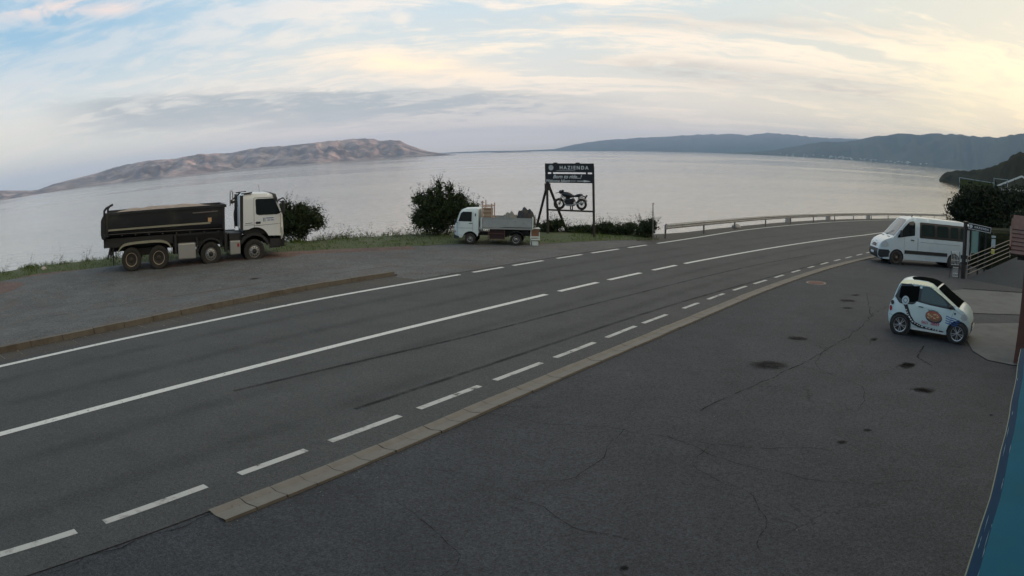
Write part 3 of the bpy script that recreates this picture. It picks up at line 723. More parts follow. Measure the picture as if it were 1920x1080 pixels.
# dusty strip between kerb and road edge
bm = bmesh.new(); rows = []
for p_, n_ in zip(KP, KN):
    e = EPfar[nearest(EPfar, p_)]
    a = p_; rows.append([bm.verts.new((q.x, q.y, G(q.x, q.y)+.0075)) for q in (a, a.lerp(e, .5), e-(e-a).normalized()*(-.02))])
for a, b in zip(rows, rows[1:]):
    for j in range(2): bm.faces.new((a[j], a[j+1], b[j+1], b[j]))
for f_ in bm.faces:
    f_.normal_update()
    if f_.normal.z < 0: f_.normal_flip()
o = link('road_shoulder', bm, M['shoulder']); tag(o, kind='structure')
# kerb stones
bm = bmesh.new(); s = 0; SK = KS[-1]
while s+.98 < SK:
    a, na = onp(KP, KN, KS, s+.006); b, nb = onp(KP, KN, KS, s+.99); jz = random.uniform(-.008, .008)
    for (p0, n0), (p1, n1_) in [((a, na), (b, nb))]:
        c0 = [bm.verts.new((q.x, q.y, G(q.x, q.y)+z_)) for q, z_ in ((p0, -.02), (p0+n0*.02, .150+jz), (p0+n0*.125, .156+jz), (p0+n0*.125, -.02))]
        c1 = [bm.verts.new((q.x, q.y, G(q.x, q.y)+z_)) for q, z_ in ((p1, -.02), (p1+n1_*.02, .150+jz), (p1+n1_*.125, .156+jz), (p1+n1_*.125, -.02))]
        for j in range(3): bm.faces.new((c0[j], c0[j+1], c1[j+1], c1[j]))
        bm.faces.new(c0[::-1]); bm.faces.new(c1)
    s += 1.0
bmesh.ops.recalc_face_normals(bm, faces=bm.faces)
o = link('kerb', bm, M['kerbstone']); tag(o, kind='structure')
# reddish gravel along the back of the lay-by
bm = bmesh.new(); i0 = nearest(GLP, Vector((-32, 8))); i1 = nearest(GLP, Vector((-4.0, 34.5)))
seg = GLP[i0:i1]; SN = normals2(seg); prev = None
for k, (p_, n_) in enumerate(zip(seg, SN)):
    wv = .9+.9*noise.noise(Vector((k*.13, 0, 0)))+(2.6 if p_.x < -16 else 1.2 if p_.x < -10 else .3)
    pts_ = [p_+n_*.4, p_-n_*max(.2, wv*.5), p_-n_*max(.4, wv)]
    cur = [bm.verts.new((q.x, q.y, G(q.x, q.y)+z_)) for q, z_ in zip(pts_, (.015, .035, .0125))]
    if prev:
        for j in range(2): bm.faces.new((prev[j], prev[j+1], cur[j+1], cur[j]))
    prev = cur
for f_ in bm.faces:
    f_.normal_update()
    if f_.normal.z < 0: f_.normal_flip()
o = link('gravel_strip', bm, M['dirt']); tag(o, kind='structure')
# narrow strip between the road edge and the drop on the bend
bm = bmesh.new(); prev = None
for p_ in far[nearest(far, Vector((7.0, 37.2))):]:
    c_ = CP[nearest(CP, p_)]; cur = [bm.verts.new((q.x, q.y, G(q.x, q.y)+.002)) for q in (p_.lerp(c_, -.1), p_.lerp(c_, .5), c_)]
    if prev:
        for j in range(2): bm.faces.new((prev[j], prev[j+1], cur[j+1], cur[j]))
    prev = cur
for f_ in bm.faces:
    f_.normal_update()
    if f_.normal.z < 0: f_.normal_flip()
o = link('outer_shoulder', bm, M['shoulder']); tag(o, kind='structure')
# turf verge from grass_lo to coast
bm = bmesh.new(); prev = None; VERGE = []
seg = GLP[nearest(GLP, Vector((-60, -28))):]
for p_ in seg:
    j = nearest(CP, p_); tg = CP[j]; tg = tg+(tg-p_).normalized()*.15 if (tg-p_).length > .1 else tg
    cur = []
    for t in (0, .12, .35, .6, .85, 1.0):
        q = p_.lerp(tg, t); hz = .02+.10*sin(min(1, t*1.6)*pi/2)*(1 if t < .9 else .4)+.05*noise.noise(Vector((q.x*.7, q.y*.7, 2)))*(t > 0)
        cur.append(bm.verts.new((q.x, q.y, G(q.x, q.y)+hz)))
        if 0 < t: VERGE.append((q.copy(), G(q.x, q.y)+hz, t))
    if prev:
        for j in range(5):
            try: bm.faces.new((prev[j], prev[j+1], cur[j+1], cur[j]))
            except Exception: pass
    prev = cur
for f_ in bm.faces:
    f_.normal_update()
    if f_.normal.z < 0: f_.normal_flip()
o = link('grass_verge', bm, M['turf'], smooth_=True); tag(o, kind='structure')

def blade(bm, x_, y_, z_, h, lean, wd, bend=.3):
    a = random.uniform(0, 2*pi); d = Vector((cos(a), sin(a), 0)); b = random.uniform(0, 2*pi); l_ = Vector((cos(b), sin(b), 0))*lean*h
    p0 = Vector((x_, y_, z_)); v0 = bm.verts.new(p0-d*wd); v1 = bm.verts.new(p0+d*wd); m1 = p0+l_*bend+Vector((0, 0, h*.6))
    v2 = bm.verts.new(m1+d*wd*.7); v3 = bm.verts.new(m1-d*wd*.7); v4 = bm.verts.new(p0+l_+Vector((0, 0, h)))
    bm.faces.new((v0, v1, v2, v3)); bm.faces.new((v3, v2, v4))
bm = bmesh.new()
vis = [v_ for v_ in VERGE if v_[0].x > -34]
for k in range(17000):
    q, z_, t = random.choice(vis); x_, y_ = q.x+random.uniform(-.5, .5), q.y+random.uniform(-.5, .5)
    tall = noise.noise(Vector((x_*.35, y_*.35, 4)))
    if tall < -.35 and random.random() < .6: continue
    h = random.uniform(.05, .14)*(1+max(0, tall)*1.3)*(1.5 if t > .8 else 1)
    if -13.5 < x_ < -2 and t > .8: h *= 1.4
    blade(bm, x_, y_, z_-.03, h, .6, .012)
o = link('grass', bm, M['grass']); tag(o, 'short tufted grass growing along the clifftop verge', 'grass', kind='stuff')

def leafquad(bm, c, s, up=.0):
    n_ = Vector((random.gauss(0, 1), random.gauss(0, 1), random.gauss(0, 1)+up)).normalized(); a = n_.orthogonal().normalized(); b = n_.cross(a); r_ = random.uniform(0, pi)
    a, b = a*cos(r_)+b*sin(r_), b*cos(r_)-a*sin(r_); l_ = s*random.uniform(.7, 1.4); w_ = s*random.uniform(.35, .6)
    vs = [bm.verts.new(c+a*(-l_)), bm.verts.new(c+b*w_+n_*.1*s), bm.verts.new(c+a*l_), bm.verts.new(c-b*w_+n_*.1*s)]
    bm.faces.new(vs)
def crown(bm, blobs, n, s, shell=.45, spike=0.0, gap=.25):
    tot = [b[3]*b[4]*b[5] for b in blobs]
    made = 0; tries = 0
    while made < n and tries < n*4:
        tries += 1
        b = random.choices(blobs, tot)[0]
        v_ = Vector((random.gauss(0, 1), random.gauss(0, 1), random.gauss(0, 1))).normalized()*(random.random()**shell)
        rr = 1+.28*noise.noise(v_*2.3+Vector((b[0], b[1], b[2])))
        q = Vector((b[0]+v_.x*b[3]*rr, b[1]+v_.y*b[4]*rr, b[2]+v_.z*b[5]*rr))
        if noise.noise(q*1.9) < -gap and v_.length > .55: continue
        if spike and random.random() < spike: # a twig pushing out of the crown
            for k in range(7): leafquad(bm, q+v_.normalized()*(.06*k)+Vector((0, 0, .03*k))+Vector((random.gauss(0, .02), random.gauss(0, .02), random.gauss(0, .02))), s*.8)
            made += 7; continue
        leafquad(bm, q, s); made += 1
def plant(name, label, cat, x_, y_, blobs, n, s, mat_='bush', stems=4, group=None, spike=.03, z0=0, rstem=.03, gap=.25, shell=.45):
    t_ = empty(name, (x_, y_, G(x_, y_)+z0)); tag(t_, label, cat, group)
    bm = bmesh.new(); crown(bm, blobs, n, s, shell, spike, gap)
    if n > 2000: crown(bm, [(b[0], b[1], b[2], b[3]*.78, b[4]*.78, b[5]*.78) for b in blobs], n//4, s*2.3, .6, 0, 9)
    link('foliage', bm, M[mat_], t_)
    bm = bmesh.new()
    for k in range(stems):
        b = random.choice(blobs); e = Vector((b[0]+random.uniform(-.4, .4)*b[3], b[1]+random.uniform(-.4, .4)*b[4], b[2]+.4*b[5]))
        m_ = e*.5+Vector((random.uniform(-.1, .1), random.uniform(-.1, .1), 0)); st = Vector((e.x*.15, e.y*.15, -.1))
        tube(bm, [st, st.lerp(m_, .5)+Vector((0, 0, .08)), m_, e], rstem, 6, taper=.35)
    link('stem', bm, M['bark'], t_); return t_

# low plants and weeds along the edge
k = 0
wl = ['spindly weed on the bare clifftop at the far left', 'low weed clump left of the pale rock', 'weed clump just right of the pale rock', 'tall thin weed on the clifftop left of the dump truck', 'bushy weed near the tipper tail', 'bushy weed clump right behind the tipper tail']
for (x_, y_, h, n_), lb in zip([(-24.2, 25.6, .55, 120), (-23.6, 27.2, .45, 170), (-22.3, 28.4, .6, 200), (-20.9, 29.2, .85, 120), (-19.3, 30.0, .6, 260), (-17.9, 30.6, .65, 320)], wl):
    t_ = plant('weed', lb, 'weed', x_, y_, [(0, 0, h*.4, .45, .45, h*.5), (.2, .1, h*.75, .18, .18, h*.4)], n_, .035, 'weed', 6, 'weeds on the clifftop left of the dump truck', .25, rstem=.006)
wl2 = ['tall weed clump on the verge beside the dark bush in front of the dump truck', 'yellowish weed clump in the middle of the open verge', 'loose weeds on the open verge against the water', 'dark low weed clump on the verge left of the large bush', 'broad weed clump at the foot of the large dark bush']
for (x_, y_, h, n_), lb in zip([(-9.6, 36.3, .5, 330), (-8.7, 36.9, .65, 380), (-7.6, 37.5, .5, 260), (-6.2, 38.1, .55, 420), (-5.2, 38.4, .8, 520)], wl2):
    plant('weed', lb, 'weed', x_, y_, [(0, 0, h*.4, .55, .4, h*.5), (.25, .1, h*.7, .2, .2, h*.4)], n_, .04, 'weed', 5, 'weeds on the verge between the two bushes', .2, rstem=.008)
# rock
bm = bmesh.new(); bmesh.ops.create_icosphere(bm, subdivisions=3, radius=.16)
for v_ in bm.verts: v_.co *= 1+.25*noise.noise(v_.co*6); v_.co.z *= .75
o = link('rock', bm, M['stone'], smooth_=True); o.location = (-22.4, 27.1, G(-22.4, 27.1)+.10); tag(o, 'small pale rock at the grass edge left of the dump truck', 'rock')

plant('bush', 'round dark bush standing against the water in front of the dump truck cab', 'bush', -11.0, 35.8,
      [(0, 0, 1.0, 1.05, .9, .95), (-.7, 0, 1.6, .7, .6, .75), (.7, 0, 1.35, .75, .6, .6), (1.1, 0, 1.0, .55, .5, .45), (-.9, -.2, .8, .7, .6, .7), (.2, 0, 1.75, .5, .5, .45)], 11000, .05, 'bush', 8, None, .06, gap=.3)
plant('bush', 'large dark bush with ragged upright tips behind the small flatbed truck', 'bush', -3.7, 38.9,
      [(-.3, 0, 1.3, 1.2, .9, 1.25), (.7, 0, 1.5, 1.0, .8, .95), (-.1, 0, 2.6, .35, .3, .75), (.45, 0, 2.5, .28, .25, .7), (-1.1, 0, 2.1, .6, .4, .5), (-1.2, 0, 1.0, .55, .6, .6), (1.5, 0, 1.3, .75, .6, .7), (-.6, 0, 2.4, .4, .3, .45), (1.0, 0, 2.1, .35, .3, .4)], 16000, .055, 'bush', 9, None, .07, gap=.32)
brl = ['low bramble between the small truck and the sign post', 'low dark bramble right under the motorcycle sign', 'wide bramble right of the sign post', 'bramble hedge middle of the row by the thin marker pole', 'taller bramble beside the thin marker pole']
for (x_, y_, w_, h), lb in zip([(2.3, 41.8, 1.1, .85), (4.0, 41.8, 1.0, .55), (5.2, 41.3, 1.0, .80), (6.5, 41.0, 1.1, .85), (7.7, 40.4, .8, 1.15)], brl):
    plant('bramble', lb, 'bush', x_, y_, [(0, 0, h*.45, w_, .6, h*.5), (w_*.4, 0, h*.7, w_*.4, .4, h*.35)], 2600, .05, 'bramble', 4, 'brambles along the verge by the sign', .05)

# ------------------------------------------------------------------ wheels
def wheel(parent, x_, y_, r, wd, side, rimr, style, tyre='rubbertyre', rimm='alloy', name='wheel'):
    """side -1: outer face toward -Y, +1: toward +Y"""
    t_ = empty(name, (x_, y_, r)); t_.parent = parent
    bm = bmesh.new(); Mx = Matrix.Diagonal((1, side, 1, 1))
    lathe(bm, [(rimr, -wd), (r*.93, -wd), (r*.99, -wd*.85), (r, -wd*.6), (r, -wd*.25), (r*.985, -.03), (r*.93, -.005), (r*.85, .0), (rimr*1.06, -.004), (rimr, -.02)], Mx, 36)
    bmesh.ops.recalc_face_normals(bm, faces=bm.faces); autosmooth(link('tyre', bm, M[tyre], t_), 50)
    bm = bmesh.new()
    if style == 'alloy':
        lathe(bm, [(rimr*.9, -.10), (rimr*.91, -.03), (rimr*.93, -.008), (rimr, -.004), (rimr*1.01, -.03)], Mx, 32)
        for k in range(10):
            a = 2*pi*k/10+(.13 if k % 2 else -.13)
            bar(bm, (cos(a)*rimr*.12, side*-.015, sin(a)*rimr*.12), (cos(a)*rimr*.95, side*-.014, sin(a)*rimr*.95), rimr*.10, .02, Vector((0, 1, 0)))
        lathe(bm, [(rimr*.2, -.05), (rimr*.2, -.004), (rimr*.1, .0)], Mx, 16)
    elif style == 'truckfront':
        lathe(bm, [(rimr, -.03), (rimr, -.01), (rimr*.94, -.012), (rimr*.9, -.05), (rimr*.84, -.02), (rimr*.6, .015), (rimr*.42, .02), (rimr*.40, -.03)], Mx, 32)
    elif style == 'truckrear':
        lathe(bm, [(rimr, -.03), (rimr, -.005), (rimr*.93, -.01), (rimr*.89, -.10)], Mx, 32)
    else:
        lathe(bm, [(rimr, -.02), (rimr, -.004), (rimr*.9, -.01), (rimr*.82, -.04), (rimr*.5, -.02), (rimr*.35, .01), (rimr*.2, .015)], Mx, 28)
    bmesh.ops.recalc_face_normals(bm, faces=bm.faces); autosmooth(link('rim', bm, M[rimm], t_), 40)
    bm = bmesh.new()
    if style == 'alloy': lathe(bm, [(rimr*.93, -.13), (rimr*.93, -.11), (.01, -.11)], Mx, 24); hm = 'black'
    elif style == 'truckrear': lathe(bm, [(rimr*.9, -.12), (rimr*.6, -.14), (rimr*.4, -.10), (rimr*.36, .0), (rimr*.25, .02)], Mx, 24); hm = 'dirtyrim'
    elif style == 'truckfront':
        lathe(bm, [(rimr*.40, -.04), (rimr*.38, .03), (rimr*.25, .06), (.01, .06)], Mx, 20); hm = 'blackplastic'
        for k in range(10):
            a = 2*pi*k/10; bm2c = Vector((cos(a)*rimr*.66, side*.012, sin(a)*rimr*.66)); tube(bm, [bm2c, bm2c+Vector((0, side*.03, 0))], .022, 6)
    else: lathe(bm, [(rimr*.3, -.01), (rimr*.28, .02), (.01, .03)], Mx, 16); hm = 'galvdark'
    bmesh.ops.recalc_face_normals(bm, faces=bm.faces); link('hub', bm, M[hm], t_, True)
    return t_

# ------------------------------------------------------------------ shaped car bodies
class Shell:
    """closed body from a side outline; yfun(x,z) gives the half width"""
    def __init__(s, yfun, warp=None): s.y = yfun; s.warp = warp
    def patch(s, bm, poly, side, off=0.0, step=.12):
        b2 = bmesh.new(); vs = [b2.verts.new((x_, 0, z_)) for x_, z_ in poly]; b2.faces.new(vs)
        xs = [p_[0] for p_ in poly]; zs = [p_[1] for p_ in poly]
        for ax, lo, hi in ((0, min(xs), max(xs)), (2, min(zs), max(zs))):
            n_ = max(1, int((hi-lo)/step))
            for k in range(1, n_):
                co = Vector((0, 0, 0)); co[ax] = lo+(hi-lo)*k/n_; no = Vector((0, 0, 0)); no[ax] = 1
                bmesh.ops.bisect_plane(b2, geom=b2.verts[:]+b2.edges[:]+b2.faces[:], plane_co=co, plane_no=no, dist=1e-5)
        bmesh.ops.triangulate(b2, faces=b2.faces)
        mp = {}
        for v_ in b2.verts:
            o_ = off(v_.co.x, v_.co.z) if callable(off) else off
            q_ = (v_.co.x, v_.co.z) if s.warp is None else s.warp(v_.co.x, v_.co.z)
            mp[v_] = bm.verts.new((q_[0], side*(s.y(v_.co.x, v_.co.z)+o_), q_[1]))
        for f_ in b2.faces:
            a = [mp[v_] for v_ in f_.verts]
            if side > 0: a = a[::-1]
            nf = bm.faces.new(a); nf.normal_update()
            if nf.normal.y*side < 0: nf.normal_flip()
        b2.free()
    def strip(s, bm, prof, inset=1.0, off=0.0, crown=.02, nn=10, t0=-1, t1=1):
        rows = []; pts = prof
        for i, (x_, z_) in enumerate(pts):
            a = pts[max(0, i-1)]; b = pts[min(len(pts)-1, i+1)]; d = Vector((b[0]-a[0], 0, b[1]-a[1])).normalized(); n_ = Vector((-d.z, 0, d.x))
            if n_.z < -.3: pass
            hw = s.y(x_, z_)*inset; row = []
            for k in range(nn+1):
                t = t0+(t1-t0)*k/nn
                q = Vector((x_, t*hw, z_))+n_*(off+crown*(1-t*t))
                if s.warp: w2 = s.warp(q.x, q.z); q = Vector((w2[0], q.y, w2[1]))
                row.append(bm.verts.new(q))
            rows.append(row)
        for a, b in zip(rows, rows[1:]):
            for k in range(nn): bm.faces.new((a[k], b[k], b[k+1], a[k+1]))
    def body(s, name, parent, mat_, side_poly, top_prof, crown=.02, step=.12):
        bm = bmesh.new()
        for sd in (-1, 1): s.patch(bm, side_poly, sd, 0, step)
        s.strip(bm, top_prof, crown=crown)
        bmesh.ops.remove_doubles(bm, verts=bm.verts, dist=.002)
        bmesh.ops.recalc_face_normals(bm, faces=bm.faces)
        return autosmooth(link(name, bm, mat_, parent), 38)
    def part(s, name, parent, mat_, poly, sides=(-1,), off=.006, step=.12):
        obs = []
        for sd in sides:
            bm = bmesh.new(); s.patch(bm, poly, sd, off, step); obs.append(autosmooth(link(name, bm, mat_, parent), 40))
        return obs
def arc(cx, cz, r, a0, a1, n=10): return [(cx+r*cos(R(a0+(a1-a0)*k/n)), cz+r*sin(R(a0+(a1-a0)*k/n))) for k in range(n+1)]
def rrect(x0, z0, x1, z1, r, n=4):
    return arc(x1-r, z0+r, r, -90, 0, n)+arc(x1-r, z1-r, r, 0, 90, n)+arc(x0+r, z1-r, r, 90, 180, n)+arc(x0+r, z0+r, r, 180, 270, n)
def ellipse(cx, cz, rx, rz, n=24, rot=0): return [(cx+rx*cos(2*pi*k/n)*cos(rot)-rz*sin(2*pi*k/n)*sin(rot), cz+rx*cos(2*pi*k/n)*sin(rot)+rz*sin(2*pi*k/n)*cos(rot)) for k in range(n)]

def textmesh(body, size, shear=0, space=1.0, ext_=0.0, bold=0.0, align='CENTER'):
    cu = bpy.data.curves.new('t', 'FONT'); cu.body = body; cu.size = size; cu.align_x = align; cu.align_y = 'CENTER'; cu.shear = shear; cu.space_character = space
    cu.extrude = ext_; cu.offset = bold; cu.resolution_u = 3
    ob = bpy.data.objects.new('t', cu); COL.objects.link(ob); bpy.context.view_layer.update()
    me = bpy.data.meshes.new_from_object(ob.evaluated_get(bpy.context.evaluated_depsgraph_get())); bpy.data.objects.remove(ob); bpy.data.curves.remove(cu)
    return me
def writing(name, body, size, Mx, mat_, parent, **kw):
    me = textmesh(body, size, **kw); me.transform(Mx); me.materials.clear(); me.materials.append(mat_); me.name = name
    o = bpy.data.objects.new(name, me); COL.objects.link(o); o.parent = parent; return o
def sidewriting(sh, name, body, size, fn, side, mat_, parent, off=.012, **kw):
    """fn maps text (u,v) to body x,z"""
    me = textmesh(body, size, **kw)
    for v_ in me.vertices:
        x_, z_ = fn(v_.co.x, v_.co.y); v_.co = (x_, side*(sh.y(x_, z_)+off+v_.co.z), z_)
    me.materials.clear(); me.materials.append(mat_); me.name = name
    o = bpy.data.objects.new(name, me); COL.objects.link(o); o.parent = parent; return o

# ------------------------------------------------------------------ small two-seater car with pizza lettering
def small_car():
    def yf(x_, z_):
        w_ = .775
        if z_ > .88: w_ -= .045*(z_-.88)/.2 if z_ < 1.08 else .045+.30*(z_-1.08)
        if z_ > 1.44: w_ -= .9*(z_-1.44)
        if z_ < .42: w_ -= .25*(.42-z_)
        if x_ > .75: w_ -= .26*((x_-.75)/.6)**2.2
        if x_ < -.95: w_ -= .20*((-.95-x_)/.4)**2
        for cx in (-.90, .967):           # flared arches
            d = sqrt((x_-cx)**2+(z_-.29)**2)
            if d < .62: w_ += .02*max(0, 1-abs(d-.36)/.26)
        return w_
    def warp(x_, z_): return (x_-.17*min(1, max(0, (z_-1.0)/.32))*min(1, max(0, (x_+.25)/.5)), z_)
    sh = Shell(yf, warp)
    car = empty('small_car'); tag(car, 'pale aqua two-seat car with pizza picture and phone number, parked on the forecourt', 'car')
    topp = [(-1.26, .22), (-1.33, .34), (-1.36, .50), (-1.345, .72), (-1.29, .90), (-1.22, .97), (-1.16, 1.17), (-1.07, 1.40), (-1.0, 1.495), (-.86, 1.535), (-.5, 1.555), (-.15, 1.55), (.12, 1.515), (.34, 1.43), (.56, 1.27), (.86, 1.02), (1.0, .955), (1.14, .87), (1.25, .75), (1.32, .58), (1.335, .42), (1.31, .28), (1.25, .20)]
    side = topp+arc(.967, .29, .355, -14, 194, 14)+[(.55, .20), (-.50, .20)]+arc(-.90, .29, .355, -14, 194, 14)
    sh.body('body', car, M['smartpaint'], side, topp, .03, .10)
    bm = bmesh.new(); sh.strip(bm, [(-1.18, .24), (1.2, .24)], .93, -.02, 0); box(bm, (.03, 0, .33), (2.2, 1.1, .2)); link('underbody', bm, M['blackplastic'], car)
    # glasshouse
    sw = [(-1.17, 1.05), (-1.08, 1.30), (-1.0, 1.43), (-.5, 1.475), (-.15, 1.475), (.10, 1.44), (.30, 1.36), (.52, 1.20), (.78, .99), (.84, .93), (.50, .93), (0, .955), (-.35, .99), (-.44, 1.0), (-.50, .93), (-.58, .90), (-.92, .885), (-.99, .90)]
    sh.part('side_window_surround', car, M['black'], sw, (-1, 1), .006)
    PRED = mat('pizza_red', (.36, .10, .07), .5, var=.5, vscale=9); PCH = mat('pizza_cheese', (.55, .42, .24), .5, var=.3, vscale=12); PGR = mat('pizza_green', (.14, .22, .06), .5)
    for sd in (-1, 1):
        sh.part('door_window', car, M['glass2'], [(-.32, 1.03), (-.32, 1.42), (-.15, 1.435), (.06, 1.41), (.26, 1.33), (.44, 1.20), (.56, 1.08), (.55, .985), (0, 1.0)], (sd,), .012)
        sh.part('rear_quarter_window', car, M['tintglass'], [(-1.02, 1.06), (-1.0, 1.35), (-.40, 1.425), (-.40, 1.03), (-.55, .97), (-.86, .95)], (sd,), .011)
        sh.part('roof_rail', car, M['rail_reflection'], [(-1.06, 1.41), (-1.0, 1.49), (-.86, 1.53), (-.5, 1.55), (-.12, 1.545), (.14, 1.51), (.36, 1.42), (.60, 1.24), (.84, 1.035), (.74, 1.035), (.50, 1.225), (.28, 1.36), (.08, 1.42), (-.15, 1.452), (-.5, 1.452), (-.98, 1.43)], (sd,), .014)
        sh.part('headlight', car, M['lamp'], [(1.02, .72), (1.06, .83), (1.14, .85), (1.20, .76), (1.23, .68), (1.12, .66)], (sd,), .008, .06)
        sh.part('tail_light', car, M['red'], ellipse(-1.275, .70, .055, .075), (sd,), .012, .05)
        sh.part('tail_light', car, M['black'], ellipse(-1.23, .87, .06, .065), (sd,), .012, .05)
        sh.part('sill', car, M['truckwhite'], [(-.50, .20), (.56, .20), (.54, .25), (-.50, .26)], (sd,), .012)
        # dark swoosh with pale script
        sw2 = [(-.86, .885), (-.72, .885), (-.58, .60), (-.44, .44), (-.20, .355), (.20, .315), (.50, .29), (.53, .26), (.1, .265), (-.3, .285), (-.52, .37), (-.66, .52), (-.80, .80)]
        sh.part('swoosh', car, M['black'], sw2, (sd,), .009, .08)
        sh.part('badge_sticker', car, M['palewear'], ellipse(-.80, .99, .115, .12), (sd,), .02, .05)
        sh.part('badge_ring', car, M['darkink'], ellipse(-.80, .99, .065, .068), (sd,), .023, .05)
        sh.part('badge_centre', car, M['palewear'], ellipse(-.80, .99, .05, .052), (sd,), .026, .05)
        # pizza picture
        sh.part('pizza_picture', car, M['darkink'], ellipse(.16, .64, .275, .165, 28, -.10), (sd,), .009, .08)
        sh.part('pizza_picture', car, M['brownbox'], ellipse(.15, .665, .265, .145, 28, -.10), (sd,), .012, .08)
        sh.part('pizza_picture', car, PRED, ellipse(.15, .69, .235, .11, 24, -.10), (sd,), .015, .08)
        rr = random.Random(3)
        for k in range(11):
            bm = bmesh.new(); sh.patch(bm, ellipse(.13+rr.uniform(-.16, .16), .67+rr.uniform(-.06, .06), rr.uniform(.02, .06), rr.uniform(.012, .02), 8, rr.uniform(-.6, .6)), sd, .018+k*.0002, .2)
            link('topping', bm, PCH, car)
        for k in range(6):
            bm = bmesh.new(); sh.patch(bm, ellipse(.15+rr.uniform(-.14, .14), .67+rr.uniform(-.05, .05), rr.uniform(.015, .04), .009, 8, rr.uniform(-.6, .6)), sd, .021+k*.0002, .2)
            link('topping', bm, PGR, car)
        # pale blue waves behind the headlight
        for k in range(4):
            bm = bmesh.new(); z0 = .74-k*.058; pts_ = [(.55+i*.045, z0-.012*i*.6+.007*sin(i*1.3+k)) for i in range(11)]
            sh.patch(bm, pts_+[(a, b-.026) for a, b in pts_[::-1]], sd, .009, .2); link('wave_stripe', bm, M['blueink'], car)
        for q in ([(.60, .30), (.608, .30), (.70, .60), (.80, .93), (.792, .93), (.692, .60)], [(-1.32, .52), (-.95, .52), (-.95, .527), (-1.32, .527)], [(.82, .915), (1.24, .73), (1.24, .737), (.82, .922)]):
            sh.part('panel_gap', car, M['black'], q, (sd,), .004)
        sh.part('pillar_trim', car, M['palewear'], [(-1.21, .99), (-1.195, .99), (-.985, 1.40), (-1.0, 1.40)], (sd,), .010)
        sh.part('door_emblem', car, M['darkink'], rrect(.80, .80, .86, .86, .02), (sd,), .009)
        m_ = sd if sd < 0 else 1
        def fx(u): return u if sd < 0 else -u
        def archm(u, v_):
            a = -u/.34; rad = .225+v_+.0; return (.13+fx(1)*0+(sin(-a)*(.30+v_))*(1 if sd < 0 else -1), .635+cos(a)*(.19+v_)-.03*sin(-a)*(1 if sd < 0 else -1))
        sidewriting(sh, 'pizzeria_name', 'Fantastische', .085, archm, sd, M['darkink'], car, .012, bold=.001)
        for wd_, u0 in (('0621', -.20), ('28669', .12)):
            sidewriting(sh, 'phone_number', wd_, .115, lambda u, v_: (.10+fx(u+u0), .455+v_-.02*fx(u+u0)), sd, M['redink'], car, .012, bold=.002)
        def arcsw(u, v_):
            s = (u+.42)/.84; pts_ = [(-.79, .83), (-.68, .62), (-.52, .44), (-.25, .335), (.15, .30), (.42, .283)]
            q = s*5; i = max(0, min(4, int(q))); f_ = q-i; a, b = pts_[i], pts_[i+1]; d = Vector((b[0]-a[0], b[1]-a[1])).normalized(); n_ = Vector((-d.y, d.x))
            return (a[0]+(b[0]-a[0])*f_+n_.x*v_, a[1]+(b[1]-a[1])*f_+n_.y*v_)
        rq = random.Random(8); u = -.36
        while u < .36:
            l_ = rq.uniform(.02, .05); bm = bmesh.new(); sh.patch(bm, [arcsw(u, -.016), arcsw(u+l_, -.018), arcsw(u+l_*1.2, .016), arcsw(u+l_*.3, .018)], sd, .014, .5); link('swoosh_fleck', bm, M['whiteletter'], car); u += l_+rq.uniform(.012, .03)
        bm = bmesh.new()
        for k in range(9):
            a = -.75+k*.11; z0 = 1.462-.0*k-(max(0, a+.1)**2)*.75; sh.patch(bm, [(a, z0-.02), (a+.085, z0-.022), (a+.085, z0-.001), (a, z0)], sd, .02, .2)
        link('roof_edge_script', bm, M['palewear'], car)
        bm = bmesh.new(); bmesh.ops.create_uvsphere(bm, u_segments=12, v_segments=8, radius=1, matrix=Matrix.Translation((.66, sd*.80, .99)) @ Matrix.Diagonal((.06, .08, .06, 1))); bar(bm, (.70, sd*.70, .95), (.67, sd*.78, .98), .03)
        link('mirror', bm, M['blackplastic'], car, True)
        sh.part('door_handle', car, M['blackplastic'], rrect(-.36, .86, -.20, .885, .01), (sd,), .018)
    bm = bmesh.new(); sh.strip(bm, [(-.84, 1.52), (-.5, 1.55), (-.15, 1.55), (.12, 1.515), (.32, 1.44)], .90, .014, .03); autosmooth(link('roof_panel', bm, M['tintglass'], car))
    bm = bmesh.new(); sh.strip(bm, [(.36, 1.42), (.56, 1.27), (.86, 1.02), (.93, .985)], .93, .012, .03); autosmooth(link('windshield', bm, M['tintglass'], car))
    bm = bmesh.new(); sh.strip(bm, [(-1.21, .98), (-1.12, 1.17), (-1.0, 1.40)], .88, .012, .03); autosmooth(link('rear_window', bm, M['glass'], car))
    bm = bmesh.new(); sh.strip(bm, [(1.325, .56), (1.34, .42), (1.318, .30)], .62, .01, .03); autosmooth(link('grille', bm, M['black'], car))
    bm = bmesh.new(); box(bm, (1.385, 0, .44), (.012, .50, .11)); link('number_plate', bm, M['whiteletter'], car)
    for x_ in (-.90, .967):
        for sd in (-1, 1):
            wheel(car, x_, sd*.775, .29, .18, sd, .205, 'alloy')
            bm = bmesh.new(); lathe(bm, [(.345, -.02), (.345, -.26), (.01, -.26)], Matrix.Translation((x_, sd*.75, .29)) @ Matrix.Diagonal((1, sd, 1, 1)), 24); link('wheel_arch', bm, M['blackplastic'], car)
    return car
car = small_car()
sd_ = Vector((11.54-10.23, 14.62-15.93)).normalized(); hd = math.degrees(math.atan2(sd_.y, sd_.x))
nl = Vector((-sd_.y, sd_.x)); mid = (Vector((10.23, 15.93))+Vector((11.54, 14.62)))/2
c_ = mid+nl*.70-sd_*.033
place(car, c_.x, c_.y, hd, .004, 1.0); car.scale = (.96, .98, .945)

